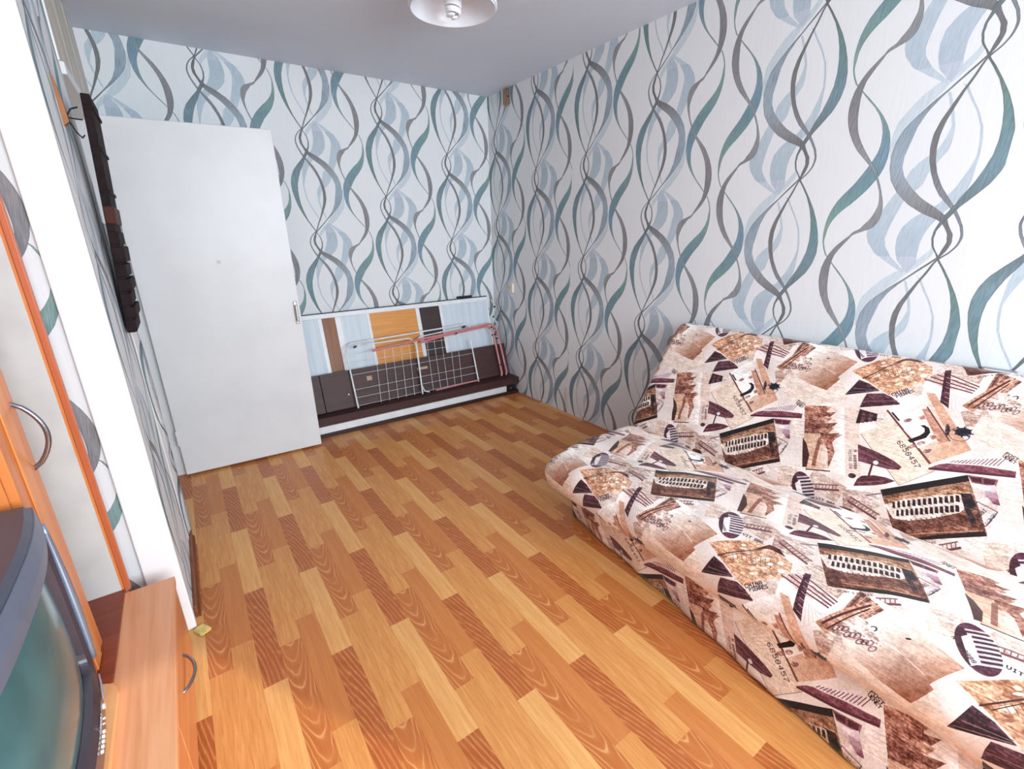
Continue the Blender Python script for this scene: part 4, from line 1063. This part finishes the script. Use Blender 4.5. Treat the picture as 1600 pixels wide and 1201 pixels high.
# hood above the screen, paler and leaning forward
hd = []
for i in range(25):
    y = -.312 + .624 * i / 24
    hd.append([(.004 + bulge(y, .2), y, ZM + DS + HS + .006), (.0075 + bulge(y, .21), y, ZM + .20), (.004 + bulge(y, .24), y, ZM + .238), (-.006 + bulge(y, .24), y, ZM + .2385), (-.006 + bulge(y, .2), y, ZM + DS + HS + .006)])
o = link('hood', loft(hd, True, True), plain('slate_hood', (102, 118, 140), .4, var=.02), tv); o['label'] = 'blue grey hood above the screen'
# screen glass, bulging
vs, fs = [], []
NS = 20
for i in range(NS + 1):
    for j in range(NS + 1):
        a, b = (i / NS * 2 - 1), (j / NS * 2 - 1); y, z = YS_ * a, HS * b
        vs.append((-.021 + bulge(y, z) + .020 * (1 - a ** 2) * (1 - b ** 2) ** .8, y, ZM + DS + z))
for i in range(NS):
    for j in range(NS):
        q = i * (NS + 1) + j; fs.append((q, q + NS + 1, q + NS + 2, q + 1))
me = bpy.data.meshes.new('screen'); me.from_pydata(vs, [], fs); me.update()
t = NT('screen_glass'); _f = t.noise(t.coord('Object'), 7, 3)
M_scr = t.fin(t.ramp(_f, [(.35, rgba((56, 106, 112))), (.65, rgba((72, 126, 132)))]), .16, spec=.8)
t.b.inputs['Specular Tint'].default_value = (.40, .90, .95, 1)
link('screen', me, M_scr, tv, smooth=True)
# silver trim up the far side of the front, tapered
tr = [(.006 + bulge(.306, z - ZM), .306, z) for z in np.linspace(ZM - .165, ZM + .195, 16)]
o = link('side_trim', tube_me([tr], lambda s: .004 + .005 * math.sin(math.pi * (.15 + .8 * s)), 8), M_silver, tv, smooth=True); o['label'] = 'blue silver side trim'
# lower strip: lilac badge panel, power button, lamps, keys and maker's lettering
def on_front(y, z, h=.0): return (.0035 + bulge(y, z - ZM) + h, y, z)
zl = ZM - .203
vs = []; fs = []
bm = bmesh.new()
ring_ = [(.045 * math.cos(a), .0115 * math.sin(a)) for a in np.linspace(0, 2 * math.pi, 20, endpoint=False)]
bv = [bm.verts.new(on_front(.245 + a, zl + b, .0012)) for a, b in ring_]; bt = [bm.verts.new(on_front(.245 + a * .92, zl + b * .85, .0035)) for a, b in ring_]
bm.faces.new(bt)
for i in range(20): bm.faces.new((bv[i], bv[(i + 1) % 20], bt[(i + 1) % 20], bt[i]))
bmesh.ops.recalc_face_normals(bm, faces=bm.faces)
o = link('speaker_panel', bm_me(bm), M_lilac, tv); o['label'] = 'lilac corner panel'
def button(name, y, z, r, mat):
    p = on_front(y, z, 0)
    return link(name, tube_me([[p, (p[0] + .004, y, z)]], r, 14), mat, tv)
M_btn = plain('white_key', (232, 232, 228), .35)
button('power_button', .182, zl - .002, .0062, M_btn)
button('indicator_lamp', .145, zl - .001, .0022, M_btn); button('indicator_lamp', .130, zl - .001, .0016, M_btn)
for i in range(5): button('key', .112 - .0125 * i, zl - .004, .0036, M_btn)
M_let = plain('silver_lettering', (176, 176, 184), .3, .4)
for i in range(7):
    y = .136 - .0075 * i
    pts = [on_front(y + .003 * math.sin(a), zl + .017 + .0042 * math.cos(a * 1.5 + i), .001) for a in np.linspace(0, 4.2, 8)]
    link('lettering', tube_me([pts], .0008, 5), M_let, tv)
for sx, sy in ((-.12, .24), (-.12, -.24), (-.26, .20), (-.26, -.20)):
    box('foot', sx - .015, sx + .015, sy - .02, sy + .02, .0002, .028, M_blackp, tv)

# ------------------------------------------------------------------ carved frame hung on the left wall
M_carve = plain('dark_carved_wood', (36, 25, 27), .75, var=.12, scale=30, spec=.15)
cf = thing('carved_frame', 'dark carved wooden frame hanging tilted on the left wall', 'frame', (XL + .006, 2.15, 1.040), (0, math.atan2(.046, .75), 0))
box('board', 0, .024, 0, .225, 0, .765, M_carve, cf, .003)
zc_ = 0
for i, (h, d_) in enumerate(((.05, .006), (.045, .013), (.05, .007), (.048, .014), (.05, .008), (.06, .012), (.05, .005))):
    box('carved_block', -.0, .024 + d_, -.004, .229, zc_ + .002, zc_ + h - .004, M_carve, cf, .004); zc_ += h
o = box('carved_block', 0, .030, -.003, .228, .372, .430, plain('reddish_wood', (70, 32, 28), .6, spec=.2), cf, .004); o['label'] = 'reddish carved block'
for z in (.47, .60, .72): box('carved_rib', .0, .029, -.002, .227, z, z + .012, M_carve, cf, .003)
M_bkt = wood('varnished_bracket', (176, 112, 52), (128, 76, 32), 'Z', 20, .1, .4)
hk = thing('wooden_hook', 'small varnished wooden hook holding up the dark carved frame', 'hook', (XL + .0016, 2.075, 1.69))
prism_pts = [(0, 0), (.014, .012), (.012, .06), (.004, .135), (0, .14)]
bm = bmesh.new()
a_ = [bm.verts.new((x, -.012, z)) for x, z in prism_pts]; b_ = [bm.verts.new((x, .012, z)) for x, z in prism_pts]
bm.faces.new(a_); bm.faces.new(b_[::-1])
for i in range(5): bm.faces.new((a_[i], b_[i], b_[(i + 1) % 5], a_[(i + 1) % 5]))
bmesh.ops.recalc_face_normals(bm, faces=bm.faces)
link('bracket', bm_me(bm), M_bkt, hk)
link('cord', tube_me([[(.012, 0, .03), (.022, .03, .055), (.036, .074, .07)], [(.012, 0, .025), (.024, .04, .03), (.040, .074, .035)], [(.012, .004, .02), (.022, .02, -.01), (.030, .06, -.02), (.036, .074, -.01)]], .0022, 6), M_blackp, hk)

# yellow foam scrap at the foot of the corner board
M_yel = plain('yellow_foam', (226, 202, 120), .7, var=.08, scale=60)
bm = bmesh.new(); add_box(bm, -.017, .017, -.024, .024, 0, .010, .003)
bmesh.ops.subdivide_edges(bm, edges=bm.edges, cuts=1)
for v in bm.verts: v.co += Vector((random.uniform(-.003, .003), random.uniform(-.003, .003), random.uniform(0, .003) if v.co.z > .01 else 0))
o = link('foam_scrap', bm_me(bm), M_yel, None, label='yellow foam scrap on the floor at the foot of the white corner board', cat='scrap'); o.location = (-.176, 1.752, .0005); o.rotation_euler = (0, 0, .5)
